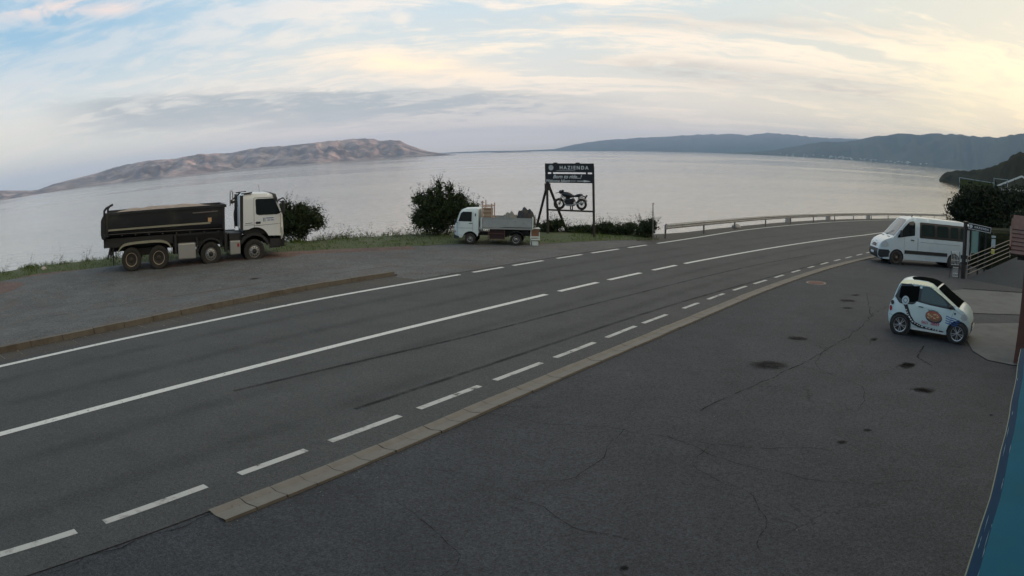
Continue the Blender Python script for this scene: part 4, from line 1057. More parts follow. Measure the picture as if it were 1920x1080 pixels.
# ------------------------------------------------------------------ passenger van
def passenger_van():
    def yf(x_, z_):
        w_ = .985
        if z_ > 1.15: w_ -= .085*(z_-1.15)
        if z_ > 2.15: w_ -= .75*(z_-2.15)**1.2
        if z_ < .6: w_ -= .08*(.6-z_)
        if x_ > 2.1: w_ -= .24*((x_-2.1)/.9)**2
        if x_ < -2.6: w_ -= .06*((-2.6-x_)/.3)
        return w_
    sh = Shell(yf); van = empty('van'); tag(van, 'white passenger van with dark side windows parked beside the black gate post', 'van')
    topp = [(-2.88, .42), (-2.93, .6), (-2.93, 1.2), (-2.90, 1.9), (-2.82, 2.24), (-2.70, 2.36), (-2.3, 2.40), (0, 2.42), (.8, 2.415), (1.15, 2.36), (1.35, 2.26), (1.75, 1.84), (2.14, 1.42), (2.22, 1.36), (2.5, 1.27), (2.75, 1.15), (2.90, 1.0), (2.97, .80), (3.02, .62), (3.02, .42), (2.96, .30), (2.8, .24)]
    side = topp+arc(1.95, .35, .43, -14, 194, 14)+[(1.5, .28), (-1.28, .28)]+arc(-1.715, .35, .43, -10, 190, 14)+[(-2.2, .36)]
    sh.body('body', van, M['vanwhite'], side, topp, .035, .16)
    bm = bmesh.new(); box(bm, (0, 0, .42), (5.4, 1.5, .26)); link('underbody', bm, M['blackplastic'], van)
    for sd in (-1, 1):
        sh.part('door_window', van, M['glass'], [(.88, 1.52), (.88, 2.16), (.98, 2.24), (1.24, 2.19), (1.58, 1.86), (1.92, 1.46), (1.95, 1.36), (1.70, 1.38), (1.4, 1.44)], (sd,), .006)
        sh.part('side_window_band', van, M['black'], rrect(-2.78, 1.42, .58, 2.22, .06), (sd,), .006)
        for a, b in ((-.42, .50), (-1.32, -.50), (-1.98, -1.40), (-2.70, -2.06)):
            sh.part('side_window', van, M['vanglass'], rrect(a+.04, 1.54, b-.04, 2.12, .07), (sd,), .010)
        sh.part('rub_strip', van, M['blackplastic'], [(-1.27, .58), (1.49, .58), (1.50, .76), (-1.26, .76)], (sd,), .016)
        sh.part('rub_strip', van, M['blackplastic'], [(-2.86, .55), (-2.2, .55), (-2.17, .74), (-2.88, .74)], (sd,), .016)
        sh.part('front_bumper', van, M['blackplastic'], [(2.41, .36), (2.41, .52), (2.36, .62), (2.45, .72), (2.98, .70), (3.0, .42), (2.9, .3)], (sd,), .012)
        sh.part('headlight', van, M['lamp'], [(2.45, .92), (2.50, 1.06), (2.62, 1.17), (2.74, 1.13), (2.84, .98), (2.86, .84), (2.72, .82), (2.55, .84)], (sd,), .010, .08)
        sh.part('tail_light', van, M['red'], rrect(-2.90, .95, -2.82, 1.45, .03), (sd,), .008)
        sh.part('door_handle', van, M['blackplastic'], rrect(.92, 1.26, 1.14, 1.31, .02), (sd,), .03)
        sh.part('body_crease', van, M['galvdark'], [(-2.1, 1.20), (.5, 1.20), (.5, 1.212), (-2.1, 1.212)], (sd,), .004)
        bm = bmesh.new()
        for xx in (.66, .70, 1.52): sh.patch(bm, [(xx, .78), (xx+.01, .78), (xx+.01, 1.40), (xx, 1.40)], sd, .003)
        link('door_gap', bm, M['black'], van)
        bm = bmesh.new(); box(bm, (1.78, sd*1.10, 1.58), (.10, .20, .34), None, .03); bar(bm, (1.80, sd*.93, 1.47), (1.79, sd*1.05, 1.5), .04); link('mirror', bm, M['blackplastic'], van)
    bm = bmesh.new(); sh.strip(bm, [(1.33, 2.27), (1.75, 1.85), (2.14, 1.43)], .90, .012, .035); autosmooth(link('windshield', bm, mat('van_windshield', (.10, .13, .14), .05), van))
    bm = bmesh.new(); sh.strip(bm, [(2.84, 1.05), (2.92, .93), (2.97, .80)], .62, .012, .035); autosmooth(link('grille', bm, M['black'], van))
    bm = bmesh.new()
    for z0, xx in ((1.0, 2.905), (.93, 2.945), (.86, 2.975)): bar(bm, (xx, -.5, z0), (xx, .5, z0), .02)
    for v_ in bm.verts: v_.co.x += .045*(1-(v_.co.y/.62)**2)-.0
    link('grille_bar', bm, M['chrome'], van)
    bm = bmesh.new(); sh.strip(bm, [(2.985, .72), (3.025, .6), (3.025, .42), (2.96, .31)], .99, .010, .035); autosmooth(link('front_bumper', bm, M['blackplastic'], van))
    bm = bmesh.new(); sh.strip(bm, [(-2.925, .60), (-2.925, .46), (-2.88, .42)][::-1], .97, .02, .02); autosmooth(link('rear_bumper', bm, M['blackplastic'], van))
    bm = bmesh.new(); sh.strip(bm, [(-2.935, 1.42), (-2.925, 1.7), (-2.90, 2.1)], .82, .012, .035); autosmooth(link('rear_window', bm, M['glass'], van))
    bm = bmesh.new(); box(bm, (3.085, 0, .52), (.012, .50, .11)); link('number_plate', bm, M['whiteletter'], van)
    bm = bmesh.new(); box(bm, (2.30, .45, 1.36), (.10, .30, .02)); box(bm, (2.30, -.45, 1.36), (.10, .30, .02)); link('bonnet_vent', bm, M['blackplastic'], van)
    bm = bmesh.new(); tube(bm, [(.9, .3, 2.44), (.82, .3, 2.52)], .03, 6); link('antenna', bm, M['blackplastic'], van)
    for sd in (-1, 1):
        bm = bmesh.new(); bar(bm, (2.20, sd*.1-.2, 1.425), (1.98, sd*.1+.35, 1.66), .02); link('wiper', bm, M['blackplastic'], van)
    for x_ in (-1.715, 1.95):
        for sd in (-1, 1):
            wheel(van, x_, sd*.97, .35, .22, sd, .21, 'steel', rimm='dirtyrim')
            bm = bmesh.new(); lathe(bm, [(.42, -.02), (.42, -.30), (.01, -.30)], Matrix.Translation((x_, sd*.95, .35)) @ Matrix.Diagonal((1, sd, 1, 1)), 24); link('wheel_arch', bm, M['blackplastic'], van)
    return van
van = passenger_van()
fr_, re_ = Vector((19.61, 31.47)), Vector((23.29, 30.73)); fd = (fr_-re_).normalized(); hd = math.degrees(math.atan2(fd.y, fd.x)); nl = Vector((-fd.y, fd.x))
c_ = (fr_+re_)/2-nl*.86-fd*.117
place(van, c_.x, c_.y, hd, .004, 1.02)

# ------------------------------------------------------------------ dump truck
def dump_truck():
    t_ = empty('dump_truck'); tag(t_, 'white-cab four-axle dump truck with black tipper body full of rubble, parked on the lay-by', 'truck')
    ax = [0, 1.37, 3.92, 6.02]; Wd = 1.22
    # chassis
    bm = bmesh.new()
    for sd in (-1, 1): box(bm, (3.0, sd*.40, .95), (8.2, .10, .28))
    for x_ in ax: box(bm, (x_, 0, .52), (.16, 2.0, .16))
    for x_ in (-.9, .7, 2.4, 3.3, 4.8): box(bm, (x_, 0, .95), (.12, .8, .2))
    box(bm, (5.0, 0, 1.0), (1.0, 1.5, .55)); box(bm, (1.6, 0, 1.22), (6.0, 1.9, .38)); box(bm, (3.3, 0, 1.1), (2.4, 1.9, .45)); box(bm, (.7, 0, .75), (2.2, 1.2, .3)); box(bm, (2.6, .2, .8), (1.0, 1.7, .5))
    link('chassis', bm, M['blackplastic'], t_)
    for i, x_ in enumerate(ax):
        for sd in (-1, 1):
            if i < 2: wheel(t_, x_, sd*Wd, .50, .55, sd, .285, 'truckrear', 'dustytyre', 'beigerim')
            else: wheel(t_, x_, sd*Wd, .50, .32, sd, .265, 'truckfront', 'dustytyre', 'steelrim')
    # tipper body
    tip = empty('tipper_body'); tip.parent = t_; tip.location = (-.12, 0, 0)
    zb0, zb1 = 1.42, 1.30                      # bottom rear / front
    def zt(x_): return 2.48+.03*(x_+1.4)/6
    bm = bmesh.new(); xs = [-1.12+5.85*k/14 for k in range(15)]
    secs = []
    for x_ in xs:
        zb = zb0+(zb1-zb0)*(x_+1.32)/6.05
        sec = [(0, zb-.02), (.62, zb), (.95, zb+.10), (1.18, zb+.32), (1.22, zb+.45), (1.22, zt(x_)), (1.15, zt(x_)), (1.15, zb+.5), (.9, zb+.25), (0, zb+.2)]
        secs.append([[bm.verts.new((x_, sd*y_, z_)) for y_, z_ in sec] for sd in (-1, 1)])
    for a, b in zip(secs, secs[1:]):
        for s in (0, 1):
            for k in range(9): bm.faces.new((a[s][k], a[s][k+1], b[s][k+1], b[s][k]))
    bmesh.ops.recalc_face_normals(bm, faces=bm.faces); autosmooth(link('side_shell', bm, M['tipper'], tip), 30)
    bm = bmesh.new()
    for sd in (-1, 1):
        bar(bm, (-1.14, sd*1.235, zt(-1.3)-.03), (4.76, sd*1.235, zt(4.7)-.03), .07, .11)
        for x_ in (-1.06, 4.68): box(bm, (x_, sd*1.235, 1.98), (.12, .06, .95))
    for k in range(9):
        x_ = -1.0+k*.68; z_ = zb0+(zb1-zb0)*(x_+1.3)/6
        for sd in (-1, 1): bar(bm, (x_, sd*.55, z_-.01), (x_, sd*1.0, z_+.12), .07, .07)
    link('side_rib', bm, M['tipper'], tip)
    bm = bmesh.new()
    for sd in (-1, 1):
        bar(bm, (-1.0, sd*1.232, zb0+.36), (4.05, sd*1.232, zb1+.50), .012, .075)
    link('pale_stripe', bm, M['khaki'], tip)
    bm = bmesh.new()
    for sd in (-1, 1):
        bar(bm, (-1.20, sd*1.205, zb0+.19), (4.60, sd*1.205, zb1+.24), .02, .018); bar(bm, (3.2, sd*1.235, 2.25), (4.4, sd*1.235, 2.27), .02, .05)
    link('side_rail', bm, M['galvdark'], tip)
    bm = bmesh.new()
    for sd in (-1, 1): box(bm, (4.02, sd*1.232, 1.93), (.17, .012, .17))
    link('orange_marker', bm, M['orange'], tip)
    bm = bmesh.new()   # front wall with lip
    box(bm, (4.72, 0, 1.95), (.06, 2.36, 1.2)); bar(bm, (4.76, -1.2, 2.47), (4.76, 1.2, 2.47), .14, .12)
    link('front_wall', bm, M['tipper'], tip)
    bm = bmesh.new()   # rounded tailgate
    prism(bm, [(-1.13, 1.44), (-1.13, 2.42), (-1.26, 2.34), (-1.34, 2.18), (-1.36, 1.60), (-1.32, 1.44), (-1.26, 1.38)], -1.15, 1.15)
    for y_ in (-1.17, -.6, 0, .6, 1.17): prism(bm, [(-1.14, 1.46), (-1.14, 2.42), (-1.28, 2.36), (-1.37, 2.19), (-1.39, 1.60), (-1.34, 1.42)], y_-.035, y_+.035)
    link('tailgate', bm, M['tipper'], tip)
    bm = bmesh.new()
    for y_ in (-1.17, 1.17):
        tube(bm, [(-1.20, y_, 2.30), (-1.18, y_, 2.60), (-1.08, y_, 2.70), (-.90, y_, 2.76)], .055, 8)
    link('tailgate_hook', bm, M['blackplastic'], tip)
    bm = bmesh.new()   # heap of rubble
    nx, ny = 46, 18; g_ = []
    for i in range(nx+1):
        row = []
        for j in range(ny+1):
            u, v_ = i/nx, j/ny; x_ = -1.05+5.7*u; y_ = -1.14+2.28*v_
            e = min(1, 6*u, 6*(1-u))*min(1, 4*v_, 4*(1-v_))
            h = 2.40+.14*e*(.5+.8*sin(pi*u))+.06*noise.fractal(Vector((x_*2, y_*2, 0)), 1, 2, 4)*e+.03*noise.noise(Vector((x_*9, y_*9, 2)))
            row.append(bm.verts.new((x_, y_, h)))
        g_.append(row)
    for a, b in zip(g_, g_[1:]):
        for j in range(ny): bm.faces.new((a[j], b[j], b[j+1], a[j+1]))
    link('rubble_load', bm, M['rubble'], tip)
    # mudguards
    for sd in (-1, 1):
        bm = bmesh.new(); path = [(-.72, .70), (-.62, .95), (-.42, 1.13), (-.1, 1.20), (.7, 1.23), (1.45, 1.22), (1.78, 1.14), (1.98, .95), (2.06, .62)]
        vs = []
        for x_, z_ in catmull(path, .12): vs.append([bm.verts.new((x_, sd*1.27, z_)), bm.verts.new((x_, sd*1.27, z_-.085)), bm.verts.new((x_, sd*.70, z_-.02)), bm.verts.new((x_, sd*.70, z_))])
        for a, b in zip(vs, vs[1:]):
            for k in range(4): bm.faces.new((a[k], b[k], b[(k+1) % 4], a[(k+1) % 4]))
        bmesh.ops.recalc_face_normals(bm, faces=bm.faces); link('rear_mudguard', bm, M['khaki'], t_)
        bm = bmesh.new(); path = arc(3.92, .50, .66, 18, 168, 14); vs = []
        for x_, z_ in path:
            d = Vector((x_-3.92, z_-.5)).normalized()*.05
            vs.append([bm.verts.new((x_, sd*1.26, z_)), bm.verts.new((x_-d.x, sd*1.26, z_-d.y)), bm.verts.new((x_-d.x, sd*.86, z_-d.y)), bm.verts.new((x_, sd*.86, z_))])
        for a, b in zip(vs, vs[1:]):
            for k in range(4): bm.faces.new((a[k], b[k], b[(k+1) % 4], a[(k+1) % 4]))
        bmesh.ops.recalc_face_normals(bm, faces=bm.faces); link('front_mudguard', bm, M['blackplastic'], t_)
        bm = bmesh.new(); box(bm, (-.92, sd*1.0, .62), (.03, .5, .62)); link('mud_flap', bm, M['blackplastic'], t_)
        bm = bmesh.new(); bar(bm, (-1.0, sd*.9, 1.25), (-1.22, sd*.9, .55), .08); bar(bm, (-.85, sd*.9, 1.2), (-1.0, sd*.9, .7), .05); link('under_run_bar', bm, M['blackplastic'], t_)
        bm = bmesh.new(); box(bm, (2.76, sd*1.05, .69), (.86, .42, .66), None, .05); link('fuel_tank', bm, M['tank'], t_)
        bm = bmesh.new(); box(bm, (5.10, sd*1.08, .70), (.50, .34, .58), None, .04); link('side_box', bm, M['tank'], t_)
        bm = bmesh.new(); box(bm, (5.24, sd*1.255, .80), (.10, .012, .14)); link('red_sticker', bm, M['red'], t_)
        bm = bmesh.new()
        box(bm, (2.22, sd*1.10, 1.0), (.10, .3, .8)); box(bm, (3.26, sd*1.08, .85), (.06, .3, .75)); box(bm, (4.66, sd*1.05, .95), (.12, .3, .8)); box(bm, (5.08, sd*.9, 1.15), (.5, .5, .3))
        link('chassis_bracket', bm, M['blackplastic'], t_)
    bm = bmesh.new(); bar(bm, (-1.05, -1.1, .72), (-1.05, 1.1, .72), .08, .10); link('rear_bumper', bm, M['blackplastic'], t_)
    # exhaust / ladder frame behind cab
    bm = bmesh.new(); tube(bm, [(4.90, -1.1, 2.45), (4.90, -1.1, 3.02), (4.96, -1.1, 3.08), (5.02, -1.1, 3.02), (5.02, -1.1, 2.5)], .028, 8); link('exhaust_pipe', bm, M['steelrim'], t_)
    bm = bmesh.new(); bar(bm, (4.9, -1.08, 2.62), (5.40, -1.05, 2.98), .06); bar(bm, (4.92, -1.1, 2.58), (5.24, -1.08, 2.64), .09); bar(bm, (5.22, -1.08, 2.40), (5.2, -1.08, 2.66), .08)
    tube(bm, [(5.12, -1.05, 1.5), (5.08, -1.06, 2.1), (5.16, -1.06, 2.5)], .022, 6)
    link('cover_arm', bm, M['blackplastic'], t_)
    # cab
    def yf(x_, z_):
        w_ = 1.215
        if z_ > 2.0: w_ -= .07*(z_-2.0)
        if z_ > 2.78: w_ -= .55*(z_-2.78)
        if x_ > 7.15: w_ -= .5*((x_-7.15)/.4)**2
        return w_
    sh = Shell(yf); cab = empty('cab'); cab.parent = t_
    front = [(7.45, .95), (7.50, 1.15), (7.48, 1.55), (7.43, 1.95), (7.10, 2.72), (6.98, 2.84), (6.75, 2.90), (5.60, 2.92), (5.52, 2.84), (5.50, 1.40)]
    side = front[::-1][:0]+[(5.50, 1.40), (5.52, 2.84), (5.60, 2.92), (6.75, 2.90), (6.98, 2.84), (7.10, 2.72), (7.43, 1.95), (7.48, 1.55), (7.50, 1.15), (7.45, .95), (7.28, .92), (7.26, 1.10), (6.78, 1.12)]+arc(6.10, .82, .68, 26, 118, 8)+[(5.72, 1.42)]
    sh.body('cab_shell', cab, M['truckwhite'], side, front[::-1], .03, .14)
    bm = bmesh.new(); box(bm, (6.4, 0, 1.35), (1.7, 2.0, .3)); link('cab_floor', bm, M['blackplastic'], cab)
    for sd in (-1, 1):
        w_ = [(6.12, 2.08), (6.16, 2.03), (6.28, 2.0), (7.10, 2.0), (7.30, 2.04), (7.02, 2.66), (6.94, 2.68), (6.14, 2.68), (6.10, 2.62)]
        sh.part('door_window', cab, M['glass'], w_, (sd,), .008)
        sh.part('corner_deflector', cab, M['black'], [(6.90, 2.86), (7.00, 2.62), (7.20, 2.46), (7.13, 2.72), (7.03, 2.88)], (sd,), .03)
        bm = bmesh.new(); bar(bm, (5.44, sd*1.14, 1.42), (5.44, sd*1.12, 2.86), .14, .10); bar(bm, (5.44, sd*1.10, 2.92), (5.95, sd*1.10, 2.955), .14, .05); link('air_deflector', bm, M['blackplastic'], cab)
        bm = bmesh.new()
        for q in ([(6.02, 1.45), (6.035, 1.45), (6.035, 2.72), (6.02, 2.72)], [(6.03, 2.72), (7.0, 2.72), (7.0, 2.735), (6.03, 2.735)], [(6.02, 1.55), (7.30, 1.60), (7.30, 1.615), (6.02, 1.565)], [(7.30, 1.2), (7.315, 1.2), (7.315, 2.0), (7.30, 2.0)], [(5.56, 1.60), (6.0, 1.60), (6.0, 1.612), (5.56, 1.612)], [(5.60, 1.66), (5.95, 1.68), (5.95, 1.70), (5.60, 1.68)]):
            sh.patch(bm, q, sd, .004)
        link('door_gap', bm, M['black'], cab)
        sh.part('door_handle', cab, M['black'], rrect(6.10, 1.635, 6.34, 1.73, .03), (sd,), .012)
        sh.part('headlight', cab, M['lamp'], [(7.33, .98), (7.33, 1.42), (7.40, 1.46), (7.47, 1.2), (7.46, 1.0)], (sd,), .012, .08)
        sh.part('bumper_corner', cab, M['black'], [(7.27, .62), (7.26, 1.08), (7.33, 1.10), (7.33, .94), (7.48, .90), (7.46, .66)], (sd,), .016)
        if sd < 0:
            for q in ([(6.46, 1.72), (6.49, 1.72), (6.49, 1.88), (6.46, 1.88)], [(6.53, 1.72), (6.56, 1.72), (6.56, 1.88), (6.53, 1.88)]): sh.part('door_emblem', cab, M['blueink'], q, (sd,), .008)
            for x0, x1, z0 in ((6.62, 6.96, 1.845), (6.66, 6.80, 1.755), (6.83, 6.97, 1.755)): sh.part('door_lettering', cab, M['blueink'], [(x0, z0), (x1, z0), (x1, z0+.032), (x0, z0+.032)], (sd,), .008)
        bm = bmesh.new()   # step
        box(bm, (7.02, sd*1.10, .80), (.48, .16, .36)); bar(bm, (6.80, sd*1.14, .62), (7.26, sd*1.14, .62), .08, .05); link('cab_step', bm, M['blackplastic'], cab)
        bm = bmesh.new(); path = arc(6.02, .50, .78, 20, 150, 12); vs = []
        for x_, z_ in path:
            d = Vector((x_-6.02, z_-.5)).normalized()*.12
            vs.append([bm.verts.new((x_, sd*1.24, z_)), bm.verts.new((x_-d.x, sd*1.24, z_-d.y)), bm.verts.new((x_-d.x, sd*.80, z_-d.y)), bm.verts.new((x_, sd*.80, z_))])
        for a, b in zip(vs, vs[1:]):
            for k in range(4): bm.faces.new((a[k], b[k], b[(k+1) % 4], a[(k+1) % 4]))
        bmesh.ops.recalc_face_normals(bm, faces=bm.faces); link('wheel_arch', bm, M['blackplastic'], cab)
        bm = bmesh.new(); box(bm, (7.40, sd*1.36, 2.30), (.12, .22, .55), None, .04); bar(bm, (7.2, sd*1.12, 2.56), (7.38, sd*1.34, 2.52), .04); bar(bm, (7.3, sd*1.15, 2.1), (7.38, sd*1.34, 2.08), .04)
        bm2 = None; link('mirror', bm, M['blackplastic'], cab)
    bm = bmesh.new(); sh.strip(bm, [(7.41, 2.02), (7.13, 2.68)][::-1], .90, .012, .03); autosmooth(link('windshield', bm, M['glass'], cab))
    bm = bmesh.new(); sh.strip(bm, [(7.485, 1.85), (7.49, 1.55), (7.51, 1.15)], .72, .014, .03); autosmooth(link('grille', bm, M['black'], cab))
    bm = bmesh.new(); sh.strip(bm, [(7.52, .98), (7.54, .80), (7.48, .62)], .96, .014, .03); box(bm, (7.40, 0, .80), (.2, 2.1, .36)); link('front_bumper', bm, M['black'], cab)
    bm = bmesh.new(); box(bm, (6.98, 0, 2.86), (.30, 2.0, .05), Matrix.Rotation(R(20), 3, 'Y')); link('sun_visor', bm, M['black'], cab)
    bm = bmesh.new(); tube(bm, [(6.55, .5, 2.9), (6.52, .5, 3.25)], .008, 5); tube(bm, [(7.2, -1.15, 2.60), (7.42, -1.22, 2.68), (7.50, -1.2, 2.60)], .03, 8); link('antenna', bm, M['blackplastic'], cab)
    return t_
dt = dump_truck()
re_, fr_ = Vector((-16.21, 26.45)), Vector((-10.98, 29.32)); fd = (fr_-re_).normalized(); hd = math.degrees(math.atan2(fd.y, fd.x)); nl = Vector((-fd.y, fd.x))
c_ = re_+nl*1.22
place(dt, c_.x, c_.y, hd, .02, 1.0); dt.scale = (.965, 1.0, 1.035)

# ------------------------------------------------------------------ small flatbed truck
def small_truck():
    t_ = empty('flatbed_truck'); tag(t_, 'small white cab-over flatbed truck with grey drop sides parked by the large bush', 'truck')
    def yf(x_, z_):
        w_ = .80
        if z_ > 1.05: w_ -= .11*(z_-1.05)
        if z_ > 1.62: w_ -= .5*(z_-1.62)
        if x_ > 2.75: w_ -= .3*((x_-2.75)/.35)**2
        return w_
    sh = Shell(yf)      # x=0 at rear axle, front axle 2.26
    front = [(3.02, .34), (3.08, .50), (3.08, .72), (3.03, .98), (2.96, 1.06), (2.78, 1.58), (2.70, 1.68), (2.55, 1.74), (1.95, 1.77), (1.86, 1.72), (1.84, .55)]
    side = front[::-1]+arc(2.26, .27, .36, 8, 150, 10)
    side = [(1.84, .62), (1.86, 1.72), (1.95, 1.77), (2.55, 1.74), (2.70, 1.68), (2.78, 1.58), (2.96, 1.06), (3.03, .98), (3.08, .72), (3.08, .50), (3.02, .34), (2.66, .34)]+arc(2.26, .27, .38, 20, 160, 10)+[(1.86, .46)]
    sh.body('cab', t_, M['smallwhite'], side, front[::-1], .025, .12)
    bm = bmesh.new(); box(bm, (.9, .0, .50), (3.6, .62, .16)); box(bm, (.2, 0, .62), (1.6, .9, .16)); box(bm, (2.4, 0, .58), (1.0, 1.2, .2)); box(bm, (0, 0, .27), (.1, 1.2, .1)); box(bm, (2.26, 0, .27), (.1, 1.2, .1)); link('chassis', bm, M['blackplastic'], t_)
    for sd in (-1, 1):
        sh.part('door_window', t_, M['glass'], [(2.18, 1.12), (2.18, 1.60), (2.62, 1.60), (2.72, 1.52), (2.84, 1.14)], (sd,), .008)
        sh.part('side_vent', t_, M['blackplastic'], rrect(1.98, 1.38, 2.03, 1.52, .02), (sd,), .008)
        sh.part('door_handle', t_, M['black'], rrect(2.14, 1.02, 2.32, 1.05, .01), (sd,), .015)
        bm = bmesh.new()
        for q in ([(2.12, .66), (2.13, .66), (2.13, 1.66), (2.12, 1.66)], [(2.90, .45), (2.91, .45), (2.91, 1.05), (2.90, 1.05)], [(2.13, .80), (2.9, .80), (2.9, .81), (2.13, .81)], [(2.66, .44), (3.05, .48), (3.05, .49), (2.66, .45)]): sh.patch(bm, q, sd, .004)
        link('door_gap', bm, M['black'], t_)
        sh.part('front_lamp', t_, M['red'], [(3.0, .56), (3.0, .66), (3.06, .66), (3.06, .56)], (sd,), .006)
        sh.part('bumper_corner', t_, M['blackplastic'], [(2.80, .30), (2.80, .40), (3.08, .46), (3.10, .34), (3.0, .26)], (sd,), .02)
        bm = bmesh.new(); box(bm, (2.98, sd*.92, 1.12), (.05, .12, .22), None, .02); bar(bm, (2.9, sd*.75, 1.06), (2.97, sd*.9, 1.08), .025); link('mirror', bm, M['blackplastic'], t_)
        wheel(t_, 0, sd*.80, .28, .34, sd, .165, 'steel', rimm='steelrim'); wheel(t_, 2.26, sd*.78, .27, .17, sd, .14, 'steel', rimm='steelrim')
        bm = bmesh.new(); path = arc(0, .30, .40, 15, 165, 12); vs = []
        for x_, z_ in path: vs.append([bm.verts.new((x_, sd*.84, z_)), bm.verts.new((x_, sd*.84, z_-.03)), bm.verts.new((x_, sd*.45, z_-.03)), bm.verts.new((x_, sd*.45, z_))])
        for a, b in zip(vs, vs[1:]):
            for k in range(4): bm.faces.new((a[k], b[k], b[(k+1) % 4], a[(k+1) % 4]))
        bmesh.ops.recalc_face_normals(bm, faces=bm.faces); link('mudguard', bm, M['blackplastic'], t_)
        bm = bmesh.new()   # side guard frame
        for x_ in (.55, 1.35): bar(bm, (x_, sd*.82, .24), (x_, sd*.82, .80), .03)
        for z_ in (.26, .56): bar(bm, (.55, sd*.82, z_), (1.37, sd*.82, z_), .025)
        link('side_guard', bm, M['rust'], t_)
        bm = bmesh.new(); box(bm, (.95, sd*.60, .52), (.72, .30, .46)); link('tool_box', bm, M['darkred'], t_)
    bm = bmesh.new(); sh.strip(bm, [(2.77, 1.57), (2.94, 1.09)], .88, .010, .025); autosmooth(link('windshield', bm, M['glass'], t_))
    bm = bmesh.new(); sh.strip(bm, [(3.075, .48), (3.05, .34), (3.0, .27)], 1.0, .03, .02); link('front_bumper', bm, M['blackplastic'], t_)
    # bed
    bm = bmesh.new(); box(bm, (.50, 0, .83), (2.58, 1.62, .05)); link('bed_floor', bm, M['bedgrey'], t_)
    for sd in (-1, 1):
        bm = bmesh.new(); box(bm, (.44, sd*.82, 1.11), (2.40, .03, .44)); bar(bm, (-.76, sd*.837, 1.325), (1.64, sd*.837, 1.325), .03, .03); bar(bm, (-.76, sd*.837, .90), (1.64, sd*.837, .90), .03, .03); link('drop_side', bm, M['bedgrey'], t_)
        bm = bmesh.new(); bar(bm, (-.84, sd*.84, .80), (1.84, sd*.84, .80), .05, .05); link('bed_rail', bm, M['tank'], t_)
        bm = bmesh.new(); box(bm, (-.80, sd*.82, 1.10), (.05, .06, .62)); box(bm, (1.70, sd*.82, 1.02), (.06, .06, .62)); link('bed_post', bm, M['smallwhite'], t_)
    bm = bmesh.new(); box(bm, (-.82, 0, 1.11), (.03, 1.6, .44)); link('tailboard', bm, M['bedgrey'], t_)
    bm = bmesh.new(); box(bm, (1.74, 0, 1.11), (.03, 1.6, .44)); link('headboard', bm, M['bedgrey'], t_)
    return t_
st = small_truck()
hd = math.degrees(math.atan2(35.2-34.96, -2.01-.23)); fd = Vector((cos(R(hd)), sin(R(hd)))); nl = Vector((-fd.y, fd.x))
c_ = Vector((.23, 34.96))-nl*.80
place(st, c_.x, c_.y, hd, .02, 1.0)
def onbed(name, lx, ly, lz):
    o = empty(name); place(o, c_.x, c_.y, hd, .02); L_ = Vector((lx, ly, lz)); L_.rotate(o.rotation_euler); o.location = Vector(o.location)+L_; return o
rk = onbed('wooden_rack', 1.45, 0, .86); tag(rk, 'faded pink wooden frame standing on the flatbed behind the cab', 'rack')
bm = bmesh.new()
for x_, z_ in ((.22, 1.28), (-.22, 1.15)):
    for y_ in (-.5, .62): bar(bm, (x_, y_, 0), (x_, y_, z_), .045)
for z_ in (.42, 1.02):
    for y_ in (-.5, .62): bar(bm, (.22, y_, z_), (-.22, y_, z_), .045)
    for x_ in (.22, -.22): bar(bm, (x_, -.5, z_), (x_, .62, z_), .045)
bar(bm, (.30, .62, .44), (-.36, .62, .46), .05); link('frame', bm, M['pinkwood'], rk)
bx1 = onbed('wooden_crate', 1.44, .28, 1.31); tag(bx1, 'pale wooden crate stacked inside the pink frame on the flatbed', 'crate')
bm = bmesh.new(); box(bm, (0, 0, .24), (.38, .7, .46)); link('panel', bm, M['wood'], bx1)
bm = bmesh.new()
for z_ in (.04, .24, .44):
    for sy in (-1, 1): bar(bm, (-.20, sy*.355, z_), (.20, sy*.355, z_), .02, .05)
link('batten', bm, M['brownbox'], bx1)
tp = onbed('tarpaulin_heap', -.42, .2, 1.0); tag(tp, 'dark crumpled tarpaulin heap at the rear of the flatbed', 'tarpaulin')
def heap(bm, rx, ry, h, seed, n=26):
    g_ = []
    for i in range(n+1):
        row = []
        for j in range(n+1):
            u, v_ = i/n*2-1, j/n*2-1; r_ = min(1, u*u+v_*v_); row.append(bm.verts.new((u*rx, v_*ry, h*(1-r_**3)*(.82+.35*noise.noise(Vector((u*3, v_*3, seed))))+.09*noise.noise(Vector((u*6, v_*6, seed)))*(1-r_))))
        g_.append(row)
    for a, b in zip(g_, g_[1:]):
        for j in range(n): bm.faces.new((a[j], b[j], b[j+1], a[j+1]))
bm = bmesh.new(); heap(bm, .50, .6, .80, 3); o = link('cloth', bm, M['tarp'], tp)
np_ = onbed('netting_bundle', .34, .30, .98); tag(np_, 'grey netting bundle next to the dark tarpaulin on the flatbed', 'netting')
bm = bmesh.new(); heap(bm, .42, .5, .66, 8); link('net', bm, M['net'], np_)
